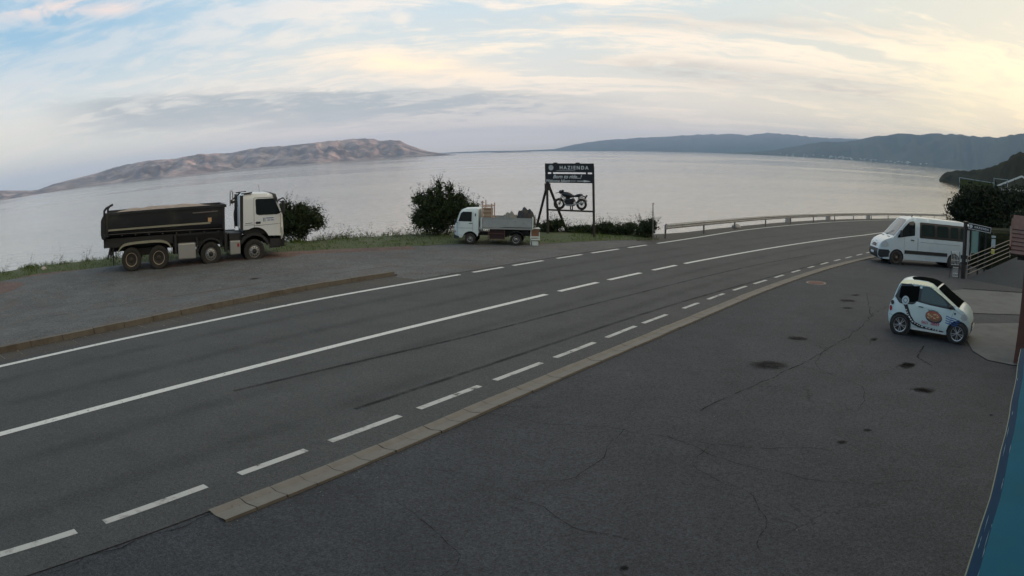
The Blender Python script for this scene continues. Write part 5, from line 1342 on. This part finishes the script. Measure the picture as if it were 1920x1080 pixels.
# crate pile behind the flatbed
t_ = empty('crate'); place(t_, 1.15, 35.5, 5); tag(t_, 'brown crate with pale boards standing behind the flatbed truck', 'crate')
bm = bmesh.new(); box(bm, (0, 0, .62), (.42, .5, .36)); link('box', bm, M['brownbox'], t_)
bm = bmesh.new(); box(bm, (-.22, -.27, .45), (.05, .04, .85)); box(bm, (.2, -.27, .5), (.04, .04, .3)); box(bm, (0, -.02, .83), (.48, .56, .035)); box(bm, (0, -.27, .42), (.45, .03, .06)); box(bm, (0, -.2, .30), (.44, .4, .05)); box(bm, (0, -.2, .1), (.3, .3, .2))
link('board', bm, M['smallwhite'], t_)
t_ = empty('metal_bin'); place(t_, 1.02, 35.75, 5); tag(t_, 'small black bin standing on top of the brown crate behind the flatbed', 'bin')
bm = bmesh.new(); lathe(bm, [(.16, .84), (.18, 1.22), (.19, 1.24), (.15, 1.23), (.13, .9)], Matrix.Rotation(pi/2, 4, 'X') @ Matrix.Scale(1, 4), 18); link('drum', bm, M['black'], t_)
bm = bmesh.new(); tube(bm, [(-.17, 0, 1.2), (-.1, 0, 1.3), (.1, 0, 1.3), (.17, 0, 1.2)], .01, 6); link('handle', bm, M['galvdark'], t_)

# ------------------------------------------------------------------ roadside sign with motorcycle
def billboard():
    A = Vector((2.09, 40.65)); B = Vector((4.55, 39.24)); c = (A+B)/2; d = (B-A).normalized(); L_ = (B-A).length
    t_ = empty('roadside_sign', (c.x, c.y, G(c.x, c.y))); t_.rotation_euler = (0, 0, math.atan2(d.y, d.x)); tag(t_, 'tall black framed roadside sign reading HAZIENDA on the clifftop verge', 'sign')
    zb = t_.location.z; hw = L_/2; T0 = 3.04-zb; Z = lambda z_: z_-zb
    for sx, nm in ((-1, -1.06), (1, -1.11)):
        bm = bmesh.new(); box(bm, (sx*hw, 0, (T0-.15)/2-.05), (.10, .10, T0-.05)); link('post', bm, M['rustbar'], t_)
    bm = bmesh.new(); bar(bm, (-hw, 0, Z(.42)), (hw, 0, Z(.40)), .08, .09); bar(bm, (-hw, 0, Z(1.99)), (hw, 0, Z(1.99)), .08, .05); link('cross_beam', bm, M['rustbar'], t_)
    bm = bmesh.new(); box(bm, (0, -.06, Z(2.80)), (L_+.14, .05, .50)); box(bm, (-.85, -.05, Z(3.07)), (.22, .05, .06)); box(bm, (.52, -.05, Z(3.07)), (.22, .05, .06)); link('name_panel', bm, M['signblack'], t_)
    bm = bmesh.new(); box(bm, (0, -.06, Z(2.21)), (L_+.14, .05, .50)); link('slogan_panel', bm, M['signblack'], t_)
    bm = bmesh.new()
    for x_ in (-hw-.02, -hw+.36, hw-.36, hw+.02): box(bm, (x_, -.05, Z(2.50)), (.10 if abs(x_) < hw else .09, .04, .12))
    link('strut', bm, M['signblack'], t_)
    F = lambda x_, z_: Matrix.Translation((x_, -.095, Z(z_))) @ Matrix.Rotation(pi/2, 4, 'X')
    writing('name_letters', 'HAZIENDA', .27, F(.30, 2.80), M['whiteletter'], t_, space=1.42, bold=.008, ext_=.004)
    bm = bmesh.new(); lathe(bm, [(.150, -.003), (.150, .006), (.115, .006), (.115, -.003)], Matrix.Translation((-1.10, -.093, Z(2.81))) @ Matrix.Diagonal((1, -1, 1, 1)), 28); link('emblem_ring', bm, M['whiteletter'], t_)
    writing('emblem_figure', '4', .20, F(-1.10, 2.80), M['whiteletter'], t_, bold=.002, ext_=.004)
    bm = bmesh.new(); box(bm, (-.20, -.092, Z(2.635)), (1.15, .008, .018)); link('underline', bm, M['whiteletter'], t_)
    writing('slogan', 'Born to ride...!', .29, F(-.13, 2.30), M['whiteletter'], t_, shear=.35, bold=.006, ext_=.004)
    writing('slogan', 'Welcome bikers', .22, F(-.72, 2.07), M['whiteletter'], t_, shear=.3, bold=.003, ext_=.004)
    bm = bmesh.new()
    for k in range(4): box(bm, (.02+k*.11, -.092, Z(2.07)), (.055, .008, .05))
    box(bm, (.68, -.092, Z(2.07)), (.42, .008, .035)); prism(bm, [(.88, Z(2.13)), (1.32, Z(2.06)), (.88, Z(2.01))], -.096, -.088); link('arrow', bm, M['whiteletter'], t_)
    bm = bmesh.new(); box(bm, (-hw+.03, .0, Z(1.72)), (.34, .08, .40)); link('gusset', bm, M['rustbar'], t_)
    base = Vector(t_.location)
    def loc(p_): v_ = Vector(p_)-base; v_.rotate(Matrix.Rotation(-t_.rotation_euler.z, 3, 'Z')); return v_
    for p_ in ((1.45, 42.9, -1.1), (3.35, 42.7, -1.15)):
        bm = bmesh.new(); bar(bm, loc(p_), (-hw+.02, .05, Z(1.95)), .10, .12); link('brace', bm, M['rustbar'], t_)
    bm = bmesh.new(); q = loc((3.35, 42.7, -1.1)); box(bm, (q.x, q.y, .0), (.9, .5, .12)); link('footing', bm, M['concrete'], t_)
    return t_, zb, hw
sg, zb, hw = billboard()
def motorcycle():
    t_ = empty('motorcycle'); t_.rotation_euler = (0, 0, sg.rotation_euler.z)
    o_ = Vector((.03, .0, .47-zb)); o_.rotate(sg.rotation_euler); t_.location = Vector(sg.location)+o_
    tag(t_, 'old black motorcycle mounted on the cross beam of the roadside sign', 'motorcycle')
    # faces left (-x); wheels r .31
    def ring(cx, cz, r, wr, steer=0):
        bm = bmesh.new(); n = 28; P0 = Matrix.Translation((cx, 0, cz)) @ Matrix.Rotation(steer, 4, 'Z'); prev = None; first = None
        for k in range(n+1):
            a = 2*pi*k/n; c = Vector((cos(a)*r, 0, sin(a)*r)); rr = [bm.verts.new(P0 @ (c+c.normalized()*cos(2*pi*j/8)*wr+Vector((0, sin(2*pi*j/8)*wr, 0)))) for j in range(8)]
            if prev:
                for j in range(8): bm.faces.new((prev[j], prev[(j+1) % 8], rr[(j+1) % 8], rr[j]))
            prev = rr
        return bm, P0
    for cx, steer, nm in ((-.70, .55, 0), (.66, 0, 1)):
        w_ = empty('wheel'); w_.parent = t_
        bm, P0 = ring(cx, .31, .255, .072, steer); link('tyre', bm, M['rubbertyre'], w_, True)
        bm = bmesh.new()
        for k in range(12):
            a = 2*pi*k/12; bar(bm, P0 @ Vector((cos(a)*.03, 0, sin(a)*.03)), P0 @ Vector((cos(a)*.24, 0, sin(a)*.24)), .012)
        bar(bm, P0 @ Vector((0, -.08, 0)), P0 @ Vector((0, .08, 0)), .08); link('rim', bm, M['black'], w_)
    bm = bmesh.new()
    for y_ in (-.09, .09): tube(bm, [(-.70, y_*.9, .31), (-.52, y_, .78), (-.47, y_, .92)], .026, 8)
    link('fork', bm, M['galvdark'], t_)
    bm = bmesh.new(); tube(bm, [(-.60, .36, .95), (-.52, .22, .98), (-.46, 0, .93), (-.52, -.22, .98), (-.72, -.42, .93)], .018, 8); link('handlebar', bm, M['black'], t_)
    bm = bmesh.new(); bmesh.ops.create_uvsphere(bm, u_segments=14, v_segments=10, radius=.11, matrix=Matrix.Translation((-.60, 0, .97))); bmesh.ops.create_uvsphere(bm, u_segments=10, v_segments=8, radius=.07, matrix=Matrix.Translation((-.45, -.05, 1.04))); link('headlamp', bm, M['black'], t_, True)
    bm = bmesh.new(); bmesh.ops.create_uvsphere(bm, u_segments=18, v_segments=12, radius=1, matrix=Matrix.Translation((-.20, 0, .82)) @ Matrix.Rotation(R(12), 4, 'Y') @ Matrix.Diagonal((.36, .17, .16, 1))); link('fuel_tank', bm, M['black'], t_, True)
    bm = bmesh.new(); prism(bm, [(.02, .74), (.30, .72), (.62, .76), (.70, .84), (.62, .90), (.42, .86), (.30, .80), (.06, .82)], -.12, .12); link('seat', bm, M['blackplastic'], t_)
    bm = bmesh.new()
    for y_ in (-.08, .08):
        tube(bm, [(-.47, y_, .85), (-.30, y_, .40), (-.20, y_, .22), (.20, y_, .22), (.30, y_, .40), (.66, y_, .31)], .02, 6); tube(bm, [(-.47, y_, .88), (.1, y_, .72), (.75, y_, .72)], .02, 6); tube(bm, [(.66, y_, .31), (.50, y_, .72)], .025, 6); tube(bm, [(.30, y_, .40), (.10, y_, .72)], .02, 6)
    link('frame', bm, M['black'], t_)
    bm = bmesh.new(); box(bm, (-.10, 0, .42), (.50, .30, .36), None, .05); box(bm, (-.16, 0, .62), (.20, .22, .20), Matrix.Rotation(R(-12), 3, 'Y'), .03); box(bm, (.12, 0, .52), (.2, .2, .2), None, .03)
    link('engine', bm, M['black'], t_)
    bm = bmesh.new(); tube(bm, [(-.22, -.15, .60), (-.36, -.15, .45), (-.22, -.16, .25), (.15, -.16, .26), (.40, -.17, .32), (.92, -.18, .42)], .03, 8, taper=1.4); link('exhaust_pipe', bm, M['steelrim'], t_)
    bm = bmesh.new(); tube(bm, [(.70, 0, .80), (.86, 0, .74), (.95, 0, .72)], .03, 6); box(bm, (.97, 0, .78), (.06, .1, .09)); tube(bm, [(.9, -.12, .70), (1.02, -.14, .72)], .03, 6); box(bm, (.9, 0, .68), (.03, .16, .12)); link('tail_lamp', bm, M['black'], t_)
    prev = None
    bm = bmesh.new(); vs = []
    for x_, z_ in arc(.66, .31, .36, 25, 130, 10): vs.append([bm.verts.new((x_, -.07, z_)), bm.verts.new((x_, .07, z_)), bm.verts.new((x_, .07, z_+.012)), bm.verts.new((x_, -.07, z_+.012))])
    for a, b in zip(vs, vs[1:]):
        for k in range(4): bm.faces.new((a[k], b[k], b[(k+1) % 4], a[(k+1) % 4]))
    bmesh.ops.recalc_face_normals(bm, faces=bm.faces); link('mudguard', bm, M['black'], t_)
    bm = bmesh.new(); bar(bm, (-.02, 0, 0), (-.02, 0, .3), .05); bar(bm, (.10, 0, 0), (.10, 0, .26), .05); bar(bm, (-.02, 0, .0), (.10, 0, 0), .06, .03); link('stand', bm, M['black'], t_)
    return t_
motorcycle()
# thin marker pole
t_ = empty('marker_pole', (7.89, 39.3, G(7.89, 39.3))); tag(t_, 'thin grey marker pole on the verge left of the guard rail end', 'pole')
bm = bmesh.new(); tube(bm, [(0, 0, -.1), (0, 0, 2.05)], .028, 8); link('pole', bm, M['handrail'], t_)
bm = bmesh.new(); box(bm, (0, 0, 1.55), (.07, .07, .05)); box(bm, (.02, 0, 2.04), (.10, .07, .05)); link('clamp', bm, M['galvdark'], t_)

# ------------------------------------------------------------------ guard rail and stones
RAIL = [(8.97, 40.58), (12.48, 44.75), (16.01, 48.89), (20.24, 53.75), (24.34, 58.0), (28.59, 62.1), (33.13, 66.4), (37.69, 70.5), (42.5, 74.5), (47.59, 78.6), (53.41, 83.0), (58.89, 87.0), (64.32, 90.7), (69.73, 94.2)]
t_ = empty('guard_rail', (8.97, 40.58, G(8.97, 40.58))); tag(t_, 'long grey steel guard rail on posts along the outer edge of the curve', 'guard rail')
RP = smooth(catmull(RAIL, 1.0), 3); RN = normals2(RP); off0 = Vector(t_.location)
bm = bmesh.new(); secp = [(0, .50), (.0, .53), (-.05, .56), (-.05, .60), (0, .635), (0, .665), (-.05, .70), (-.05, .74), (0, .77), (0, .80), (.012, .80), (.012, .50)]
rows = []
for p_, n_ in zip(RP, RN):
    rows.append([bm.verts.new(Vector((p_.x+n_.x*a, p_.y+n_.y*a, G(p_.x, p_.y)+z_+.03))-off0) for a, z_ in secp])
for a, b in zip(rows, rows[1:]):
    for k in range(len(secp)): bm.faces.new((a[k], b[k], b[(k+1) % len(secp)], a[(k+1) % len(secp)]))
bm.faces.new(rows[0]); bm.faces.new(rows[-1][::-1]); bmesh.ops.recalc_face_normals(bm, faces=bm.faces)
d0 = (RP[0]-RP[1]).normalized(); a_ = RP[0]+d0*.12; 
bar(bm, Vector((a_.x, a_.y, G(a_.x, a_.y)+.68))-off0, Vector((RP[0].x+.0, RP[0].y, G(*RP[0])+.68))-off0, .05, .36)
link('beam', bm, M['galv'], t_)
for q in RAIL:
    bm = bmesh.new(); i = nearest(RP, Vector(q)); p_ = RP[i]+RN[i]*.09
    box(bm, Vector((p_.x, p_.y, G(p_.x, p_.y)+.36))-off0, (.07, .10, .84), Matrix.Rotation(math.atan2(RN[i].y, RN[i].x), 3, 'Z')); link('post', bm, M['galvdark'], t_)
for k, ((x_, y_, h), lb) in enumerate(zip([(24.9, 60.2, .50), (33.0, 68.0, .55), (42.9, 76.2, .50), (56.0, 86.6, .5)], ['nearest squat stone bollard behind the guard rail', 'second squat stone bollard behind the guard rail', 'third squat stone bollard behind the guard rail, above the van', 'farthest squat stone bollard behind the guard rail by the dark tree'])):
    bm = bmesh.new(); bmesh.ops.create_cone(bm, segments=10, radius1=.32, radius2=.25, depth=h+.3, cap_ends=True); bmesh.ops.bevel(bm, geom=bm.edges[:], offset=.03, segments=1, affect='EDGES')
    o = link('stone_bollard', bm, M['stone']); o.location = (x_, y_, G(x_, y_)+h/2+.1-.15); tag(o, lb, 'bollard', 'stone bollards behind the guard rail')
bm = bmesh.new(); bmesh.ops.create_icosphere(bm, subdivisions=3, radius=.35)
for v_ in bm.verts: v_.co *= 1+.3*noise.noise(v_.co*3); v_.co.z *= .6
o = link('rock', bm, M['stone'], smooth_=True); o.location = (16.6, 50.6, G(16.6, 50.6)+.12); tag(o, 'pale rock lying under the guard rail', 'rock')

# ------------------------------------------------------------------ right side: ramp, hand rail, gate post, tree, pergola, blue canopy
# concrete aprons
def sheet(name, pts, z_, mat_):
    bm = bmesh.new(); f_ = bm.faces.new([bm.verts.new((x_, y_, G(x_, y_)+z_)) for x_, y_ in pts]); f_.normal_update()
    if f_.normal.z < 0: f_.normal_flip()
    bmesh.ops.triangulate(bm, faces=bm.faces)
    o = link(name, bm, mat_); tag(o, kind='structure'); return o
sheet('concrete_apron', [(11.9, 12.3), (11.4, 12.9), (11.55, 13.8), (12.1, 14.8), (12.55, 15.9), (14.2, 17.0), (16.5, 16.9), (16.5, 12.0)], .012, M['concrete'])
sheet('concrete_apron', [(14.4, 18.8), (15.5, 21.2), (17.6, 23.2), (18.6, 23.6), (24, 22.5), (24, 17.5), (17.4, 18.3)], .012, M['concrete'])
sheet('lay_by_edge', [(-4.0, 24.5), (-4.1, 25.7), (-1.6, 28.4), (-.2, 29.9), (.55, 29.3), (-.55, 27.6), (-2.1, 25.45), (-3.2, 24.0)], .0085, M['layby'])
# ramp rising behind the rail
bm = bmesh.new(); P4 = [(21.3, 26.7, G(21.3, 26.7)+.012), (25.1, 26.9, -.40), (34, 27.5, 1.2), (34, 23.2, .9), (24.2, 22.7, G(24.2, 22.7)+.02), (18.9, 23.9, G(18.9, 23.9)+.012)]
tv = [bm.verts.new(p_) for p_ in P4]; bv = [bm.verts.new((p_[0], p_[1], p_[2]-2.5)) for p_ in P4]
for q in ((0, 1, 4, 5), (1, 2, 3, 4)): bm.faces.new([tv[k] for k in q])
for k in range(6): bm.faces.new((tv[k], tv[(k+1) % 6], bv[(k+1) % 6], bv[k]))
bmesh.ops.recalc_face_normals(bm, faces=bm.faces)
o = link('ramp', bm, M['rampasph']); tag(o, kind='structure')
bm = bmesh.new(); box(bm, (36, 32.5, -.9), (20, 3.5, 2.6), None, .4)
for v_ in bm.verts: v_.co += Vector((0, 0, .5*noise.noise(v_.co*.4)))
o = link('bank', bm, M['nearhill']); tag(o, kind='structure')
t_ = empty('hand_rail', (21.4, 26.95, -1.4)); tag(t_, 'five-bar brown metal hand rail climbing beside the ramp', 'railing')
o0 = Vector(t_.location)
LB = [Vector((21.42, 26.93, z_)) for z_ in (-.38, -.60, -.80, -1.0, -1.22)]; RB = [Vector((25.05, 27.22, z_)) for z_ in (.48, .29, .09, -.12, -.33)]
for a, b in zip(LB, RB):
    bm = bmesh.new(); tube(bm, [a-o0, b-o0], .019, 8); link('bar', bm, M['handrail'], t_)
bm = bmesh.new(); tube(bm, [Vector((25.02, 27.25, -.45))-o0, Vector((24.97, 27.28, 1.15))-o0], .03, 8); link('post', bm, M['handrail'], t_)
bm = bmesh.new(); tube(bm, [Vector((21.46, 26.93, -1.4))-o0, Vector((21.46, 26.93, -.35))-o0], .03, 8); link('post', bm, M['handrail'], t_)
# gate post with its hanging board
t_ = empty('gate_post', (21.25, 26.99, G(21.25, 26.99))); tag(t_, 'black square gate post carrying the small HAZIENDA board', 'post')
gz0 = t_.location.z
bm = bmesh.new(); box(bm, (0, 0, 1.32), (.16, .16, 2.68)); box(bm, (0, 0, 2.68), (.22, .22, .05)); link('post', bm, M['black'], t_)
t2 = empty('hanging_sign', (21.43, 26.91, 1.11)); t2.rotation_euler = (0, R(4.5), math.atan2(26.1-26.91, 22.41-21.43)); tag(t2, 'small black HAZIENDA board with white border jutting from the black gate post', 'sign')
bm = bmesh.new(); box(bm, (.62, 0, 0), (1.27, .04, .27)); link('board', bm, M['signblack'], t2)
bm = bmesh.new()
for z_ in (-.125, .125): box(bm, (.62, -.024, z_), (1.27, .01, .018))
for x_ in (-.005, 1.247): box(bm, (x_, -.024, 0), (.018, .01, .25))
link('border', bm, M['whiteletter'], t2)
writing('letters', 'HAZIENDA', .13, Matrix.Translation((.72, -.03, 0)) @ Matrix.Rotation(pi/2, 4, 'X'), M['whiteletter'], t2, space=1.35, bold=.003)
bm = bmesh.new(); lathe(bm, [(.085, 0), (.085, .006), (.06, .006), (.06, 0)], Matrix.Translation((.12, -.026, 0)) @ Matrix.Diagonal((1, -1, 1, 1)), 20); link('emblem', bm, M['whiteletter'], t2)
bm = bmesh.new(); bar(bm, (-.12, 0, .10), (.05, 0, .10), .03); bar(bm, (-.12, 0, -.10), (.05, 0, -.10), .03); link('bracket', bm, M['black'], t2)
# white grates leaning between post and van
for (x_, y_, z_, w_, h, lb) in [(20.72, 27.1, .62, .42, .62, 'upper white wire grate fixed left of the black gate post'), (20.80, 27.1, .06, .30, .44, 'lower white wire grate on the ground left of the black gate post')]:
    t_ = empty('wire_grate', (x_, y_, G(x_, y_)+z_)); tag(t_, lb, 'grate', 'wire grates by the gate post'); t_.rotation_euler = (0, 0, R(-28))
    bm = bmesh.new()
    for k in range(6): bar(bm, (-w_/2+w_*k/5, 0, 0), (-w_/2+w_*k/5, 0, h), .014)
    link('bars', bm, M['housewhite'], t_)
    bm = bmesh.new()
    for zz in (0, h*.35, h): bar(bm, (-w_/2, .015, zz), (w_/2, .015, zz), .018)
    link('frame', bm, M['housewhite'], t_)
    if z_ > .3:
        bm = bmesh.new(); bar(bm, (-w_/2-.03, .02, -z_), (-w_/2-.03, .02, h), .03); bar(bm, (w_/2+.03, .02, -z_), (w_/2+.03, .02, h), .03); link('leg', bm, M['black'], t_)
# glazed shelter behind the post
t_ = empty('shelter', (22.75, 28.4, G(22.75, 28.4))); t_.rotation_euler = (0, 0, R(-38)); tag(t_, 'dark framed shelter with pale green glass panel behind the hanging board', 'shelter')
bm = bmesh.new()
for x_ in (-.30, .02, .55, .95): box(bm, (x_, 0, 1.2), (.10, .12, 2.4))
box(bm, (.32, 0, 2.35), (1.4, .14, .12)); link('frame', bm, M['black'], t_)
bm = bmesh.new(); box(bm, (.285, 0, 1.66), (.43, .03, 1.12)); link('glass_panel', bm, M['greenpanel'], t_)
bm = bmesh.new(); box(bm, (-.14, .02, 1.6), (.20, .03, 1.2)); link('glass_panel', bm, M['plaster'], t_)
t_ = empty('display_stand', (24.0, 27.7, G(24, 27.7))); t_.rotation_euler = (0, 0, R(-38)); tag(t_, 'narrow stand with pale panels and a yellow bottom tray by the dark shelter', 'stand')
bm = bmesh.new(); box(bm, (0, 0, 2.05), (.26, .05, .10)); box(bm, (0, 0, 1.72), (.24, .05, .42)); link('panel', bm, M['palewear'], t_)
bm = bmesh.new(); box(bm, (0, 0, 1.30), (.20, .12, .24), None, .02); link('tray', bm, M['yellow'], t_)
bm = bmesh.new(); box(bm, (0, .06, 1.1), (.05, .05, 2.2)); link('post', bm, M['black'], t_)
# big dark tree
t_ = plant('tree', 'broad dark evergreen tree filling the view behind the van and ramp', 'tree', 39.2, 45.6,
      [(-3.3, 0, 2.9, 1.9, 2.2, 1.6), (-1.8, 0, 3.3, 2.6, 2.6, 1.9), (.6, 0, 3.2, 2.6, 2.6, 2.1), (3.4, -1, 3.2, 3.0, 2.6, 2.2), (1.5, -2, 2.0, 3.0, 2.0, 1.6), (-1.4, -1.0, 2.0, 2.2, 1.8, 1.1), (6.0, -2, 3.3, 2.8, 2.6, 2.2), (-2.9, 0, 2.0, 1.3, 1.6, .8)], 34000, .13, 'tree', 6, None, .02, rstem=.16, gap=.3)
plant('tree', 'dark tree at the right frame edge behind the tiled roof', 'tree', 33.5, 34.0,
      [(0, 0, 2.2, 2.6, 2.2, 1.7), (2.5, 0, 2.4, 2.4, 2.2, 1.6), (-1.8, 0, 1.4, 1.6, 1.6, 1.2)], 12000, .12, 'tree', 5, None, .02, rstem=.12)
plant('hedge', 'dark low hedge rising behind the hand rail', 'hedge', 31.0, 31.6,
      [(-3.2, .2, .8, 1.8, 1.0, 1.0), (-.6, 0, 1.3, 2.0, 1.0, 1.3), (2.4, 0, 1.9, 2.2, 1.0, 1.6), (5.5, 0, 2.3, 2.2, 1.0, 1.8)], 12000, .09, 'tree', 5, None, .01, rstem=.05)
# house behind the trees, at the right edge
t_ = empty('house', (72.3, 76.2, -2.9)); t_.rotation_euler = (0, 0, R(-44)); tag(t_, 'small house with white gable edge and pinkish wall above the dark tree', 'house')
bm = bmesh.new(); box(bm, (0, 0, 1.9), (8, 6, 5.4)); link('wall', bm, M['plaster'], t_)
bm = bmesh.new(); prism(bm, [(-4.6, 4.5), (0, 6.4), (4.6, 4.5), (4.6, 4.7), (0, 6.65), (-4.6, 4.7)], -3.4, 3.4); link('roof', bm, M['rooftile'], t_)
bm = bmesh.new(); bar(bm, (-4.6, -3.45, 4.6), (0, -3.45, 6.52), .10, .25); bar(bm, (0, -3.45, 6.52), (4.6, -3.45, 4.6), .10, .25); link('gable_board', bm, M['housewhite'], t_)
for x_ in (-2.2, 0, 2.2):
    bm = bmesh.new(); box(bm, (x_, -3.03, 3.2), (.9, .06, 1.2)); w_ = link('window', bm, M['housewhite'], t_)
    bm = bmesh.new(); box(bm, (x_, -3.07, 3.2), (.74, .04, 1.04)); link('pane', bm, M['glass'], w_)
# garden fence panel above the tree
t_ = empty('garden_fence', (48.9, 58.0, .25)); t_.rotation_euler = (0, 0, R(-38)); tag(t_, 'thin pale wire fence frame just above the dark tree', 'fence')
bm = bmesh.new(); bar(bm, (-3.4, 0, 2.55), (.9, 0, 2.35), .05); bar(bm, (.9, 0, 2.85), (2.6, 0, 2.85), .05); link('rail', bm, M['palewear'], t_)
for x_ in (-3.4, .9, 2.6):
    bm = bmesh.new(); bar(bm, (x_, 0, 0), (x_, 0, 2.9 if x_ > 0 else 2.55), .06); link('post', bm, M['palewear'], t_)
bm = bmesh.new(); box(bm, (-1.2, .05, 1.7), (4.2, .03, 1.3)); link('panel', bm, M['turf'], t_)
# pergola building corner with tiled roof
t_ = empty('tiled_porch', (12.1, 12.4, G(12.1, 12.4))); t_.rotation_euler = (0, 0, R(-45)); tag(t_, 'porch corner with dark red tiled roof on a brown timber post at the right edge', 'porch')
zp = t_.location.z
bm = bmesh.new(); box(bm, (.06, .12, (1.95-zp)/2), (.28, .26, 1.95-zp)); link('post', bm, M['brownwood'], t_)
bm = bmesh.new(); box(bm, (1.7, 1.6, 1.86-zp), (4.0, 3.4, .14)); link('eave_beam', bm, M['black'], t_)
bm = bmesh.new()
for k in range(7):
    z0 = 2.06-zp+k*.088; y0 = -.12+k*.10+.2
    prism_pts = None
    box(bm, (1.55, y0-.10, z0+.02), (4.1, .56, .045), Matrix.Rotation(R(34), 3, 'X'))
link('tile_course', bm, M['rooftile'], t_)
bm = bmesh.new(); bar(bm, (-.53, -.15, 2.04-zp), (-.53, .80, 2.64-zp), .05, .12); link('barge_board', bm, M['brownwood'], t_)
bm = bmesh.new(); box(bm, (2.1, .3, 1.0), (3.6, .08, 1.95)); link('wall', bm, M['brownwood'], t_)
# blue canopy close to the camera
A = R(90-44.5); f2 = Vector((cos(A), sin(A), 0)); r2 = Vector((f2.y, -f2.x, 0))
t_ = empty('blue_canopy', (f2.x*2, f2.y*2, 2.45)); tag(t_, 'long weathered teal canopy with navy edge band along the right frame edge', 'canopy')
def cpt(s, u, z_): v_ = f2*s+r2*u; return (v_.x-f2.x*2, v_.y-f2.y*2, z_)
def cstrip(name, u0, u1, z0, z1, mat_, s0=-1.0, s1=5.6, n=24, th=.02, parent=None):
    bm = bmesh.new(); rows = []
    for k in range(n+1):
        s = s0+(s1-s0)*k/n; wv = .004*sin(s*7)
        rows.append([bm.verts.new(cpt(s, u0+wv, z0)), bm.verts.new(cpt(s, u1+wv, z1)), bm.verts.new(cpt(s, u1+wv, z1-th)), bm.verts.new(cpt(s, u0+wv, z0-th))])
    for a, b in zip(rows, rows[1:]):
        for j in range(4): bm.faces.new((a[j], b[j], b[(j+1) % 4], a[(j+1) % 4]))
    bm.faces.new(rows[0]); bm.faces.new(rows[-1][::-1]); bmesh.ops.recalc_face_normals(bm, faces=bm.faces)
    return link(name, bm, mat_, parent or t_)
cstrip('edge_trim', 0.0, .006, .0, .004, M['ochre'])
cstrip('navy_band', .006, .056, .006, .012, M['navy'])
cstrip('canopy_sheet', .056, 1.4, .014, .30, M['teal'])
bm = bmesh.new(); rr = random.Random(5)
for k in range(16):
    s = rr.uniform(.9, 4.8); u = rr.choice([.02, .05, .054])+rr.uniform(-.004, .004); L_ = rr.uniform(.04, .20)
    q = [cpt(s, u, .019), cpt(s+L_*.5, u+rr.uniform(.001, .003), .019), cpt(s+L_, u+.001, .019), cpt(s+L_*.6, u-rr.uniform(.001, .002), .019)]
    bm.faces.new([bm.verts.new(p_) for p_ in q])
for f_ in bm.faces:
    f_.normal_update()
    if f_.normal.z < 0: f_.normal_flip()
link('worn_lettering', bm, mat('worn_paint', (.16, .25, .29), .8, var=.3), t_)
# the building the canopy hangs on
bld = empty('restaurant_building', (r2.x*1.5, r2.y*1.5, G(1, -1))); bld.rotation_euler = (0, 0, math.atan2(f2.y, f2.x)); tag(bld, 'pale rendered building wall right beside the camera behind the teal canopy', 'building')
bm = bmesh.new(); box(bm, (-3.5, -4.2, 3.4), (18, 8, 6.8)); link('wall', bm, M['plaster'], bld)
bm = bmesh.new(); prism(bm, [(-13.2, 6.8), (6.2, 6.8), (6.2, 7.0), (-13.2, 7.0)], -8.7, .4); link('roof', bm, M['rooftile'], bld)
for x_ in (-9, -6, 3.5):
    bm = bmesh.new(); box(bm, (x_, -.19, 4.4), (1.3, .08, 1.2)); w_ = link('window', bm, M['housewhite'], bld)
    bm = bmesh.new(); box(bm, (x_, -.15, 4.4), (1.1, .04, 1.0)); link('pane', bm, M['glass'], w_)
# ------------------------------------------------------------------ air
bm = bmesh.new(); bmesh.ops.create_cube(bm, size=1.0)
for v_ in bm.verts: v_.co = Vector((v_.co.x*62000, v_.co.y*62000, (v_.co.z+.5)*(860-SEA+3)+SEA-3))
hm = bpy.data.materials.new('haze'); hm.use_nodes = True; T = NT(hm.node_tree); T.n.clear()
ho = T.node('ShaderNodeOutputMaterial'); pv = T.node('ShaderNodeVolumePrincipled')
pv.inputs['Color'].default_value = (.50, .70, 1.0, 1); pv.inputs['Density'].default_value = 4.6e-5; pv.inputs['Anisotropy'].default_value = 0.0
T.l.new(pv.outputs[0], ho.inputs['Volume'])
o = link('haze', bm, hm); tag(o, kind='stuff')

# give every separate piece of these parts an object of its own
def split_loose(o):
    me = o.data; n = len(me.vertices); par = list(range(n))
    def find(i):
        while par[i] != i: par[i] = par[par[i]]; i = par[i]
        return i
    for e in me.edges: par[find(e.vertices[0])] = find(e.vertices[1])
    comps = {}
    for p_ in me.polygons: comps.setdefault(find(p_.vertices[0]), []).append(p_)
    if len(comps) < 2: return
    base_ = o.name.split('.')[0]; mats_ = list(me.materials)
    for ps in comps.values():
        ids = sorted({v_ for p_ in ps for v_ in p_.vertices}); mp = {v_: i for i, v_ in enumerate(ids)}
        m2 = bpy.data.meshes.new(base_); m2.from_pydata([me.vertices[i].co for i in ids], [], [[mp[v_] for v_ in p_.vertices] for p_ in ps])
        for m_ in mats_: m2.materials.append(m_)
        c = bpy.data.objects.new(base_, m2); COL.objects.link(c); c.parent = o.parent
        c.location = o.location; c.rotation_euler = o.rotation_euler; c.scale = o.scale
    bpy.data.objects.remove(o)
for o in list(bpy.data.objects):
    if o.type == 'MESH' and o.name.split('.')[0] in ('bonnet_vent', 'orange_marker', 'tailgate_hook', 'pale_stripe', 'side_rail', 'door_gap', 'strut', 'grille_bar', 'side_rib', 'board', 'batten', 'border', 'leg'): split_loose(o)
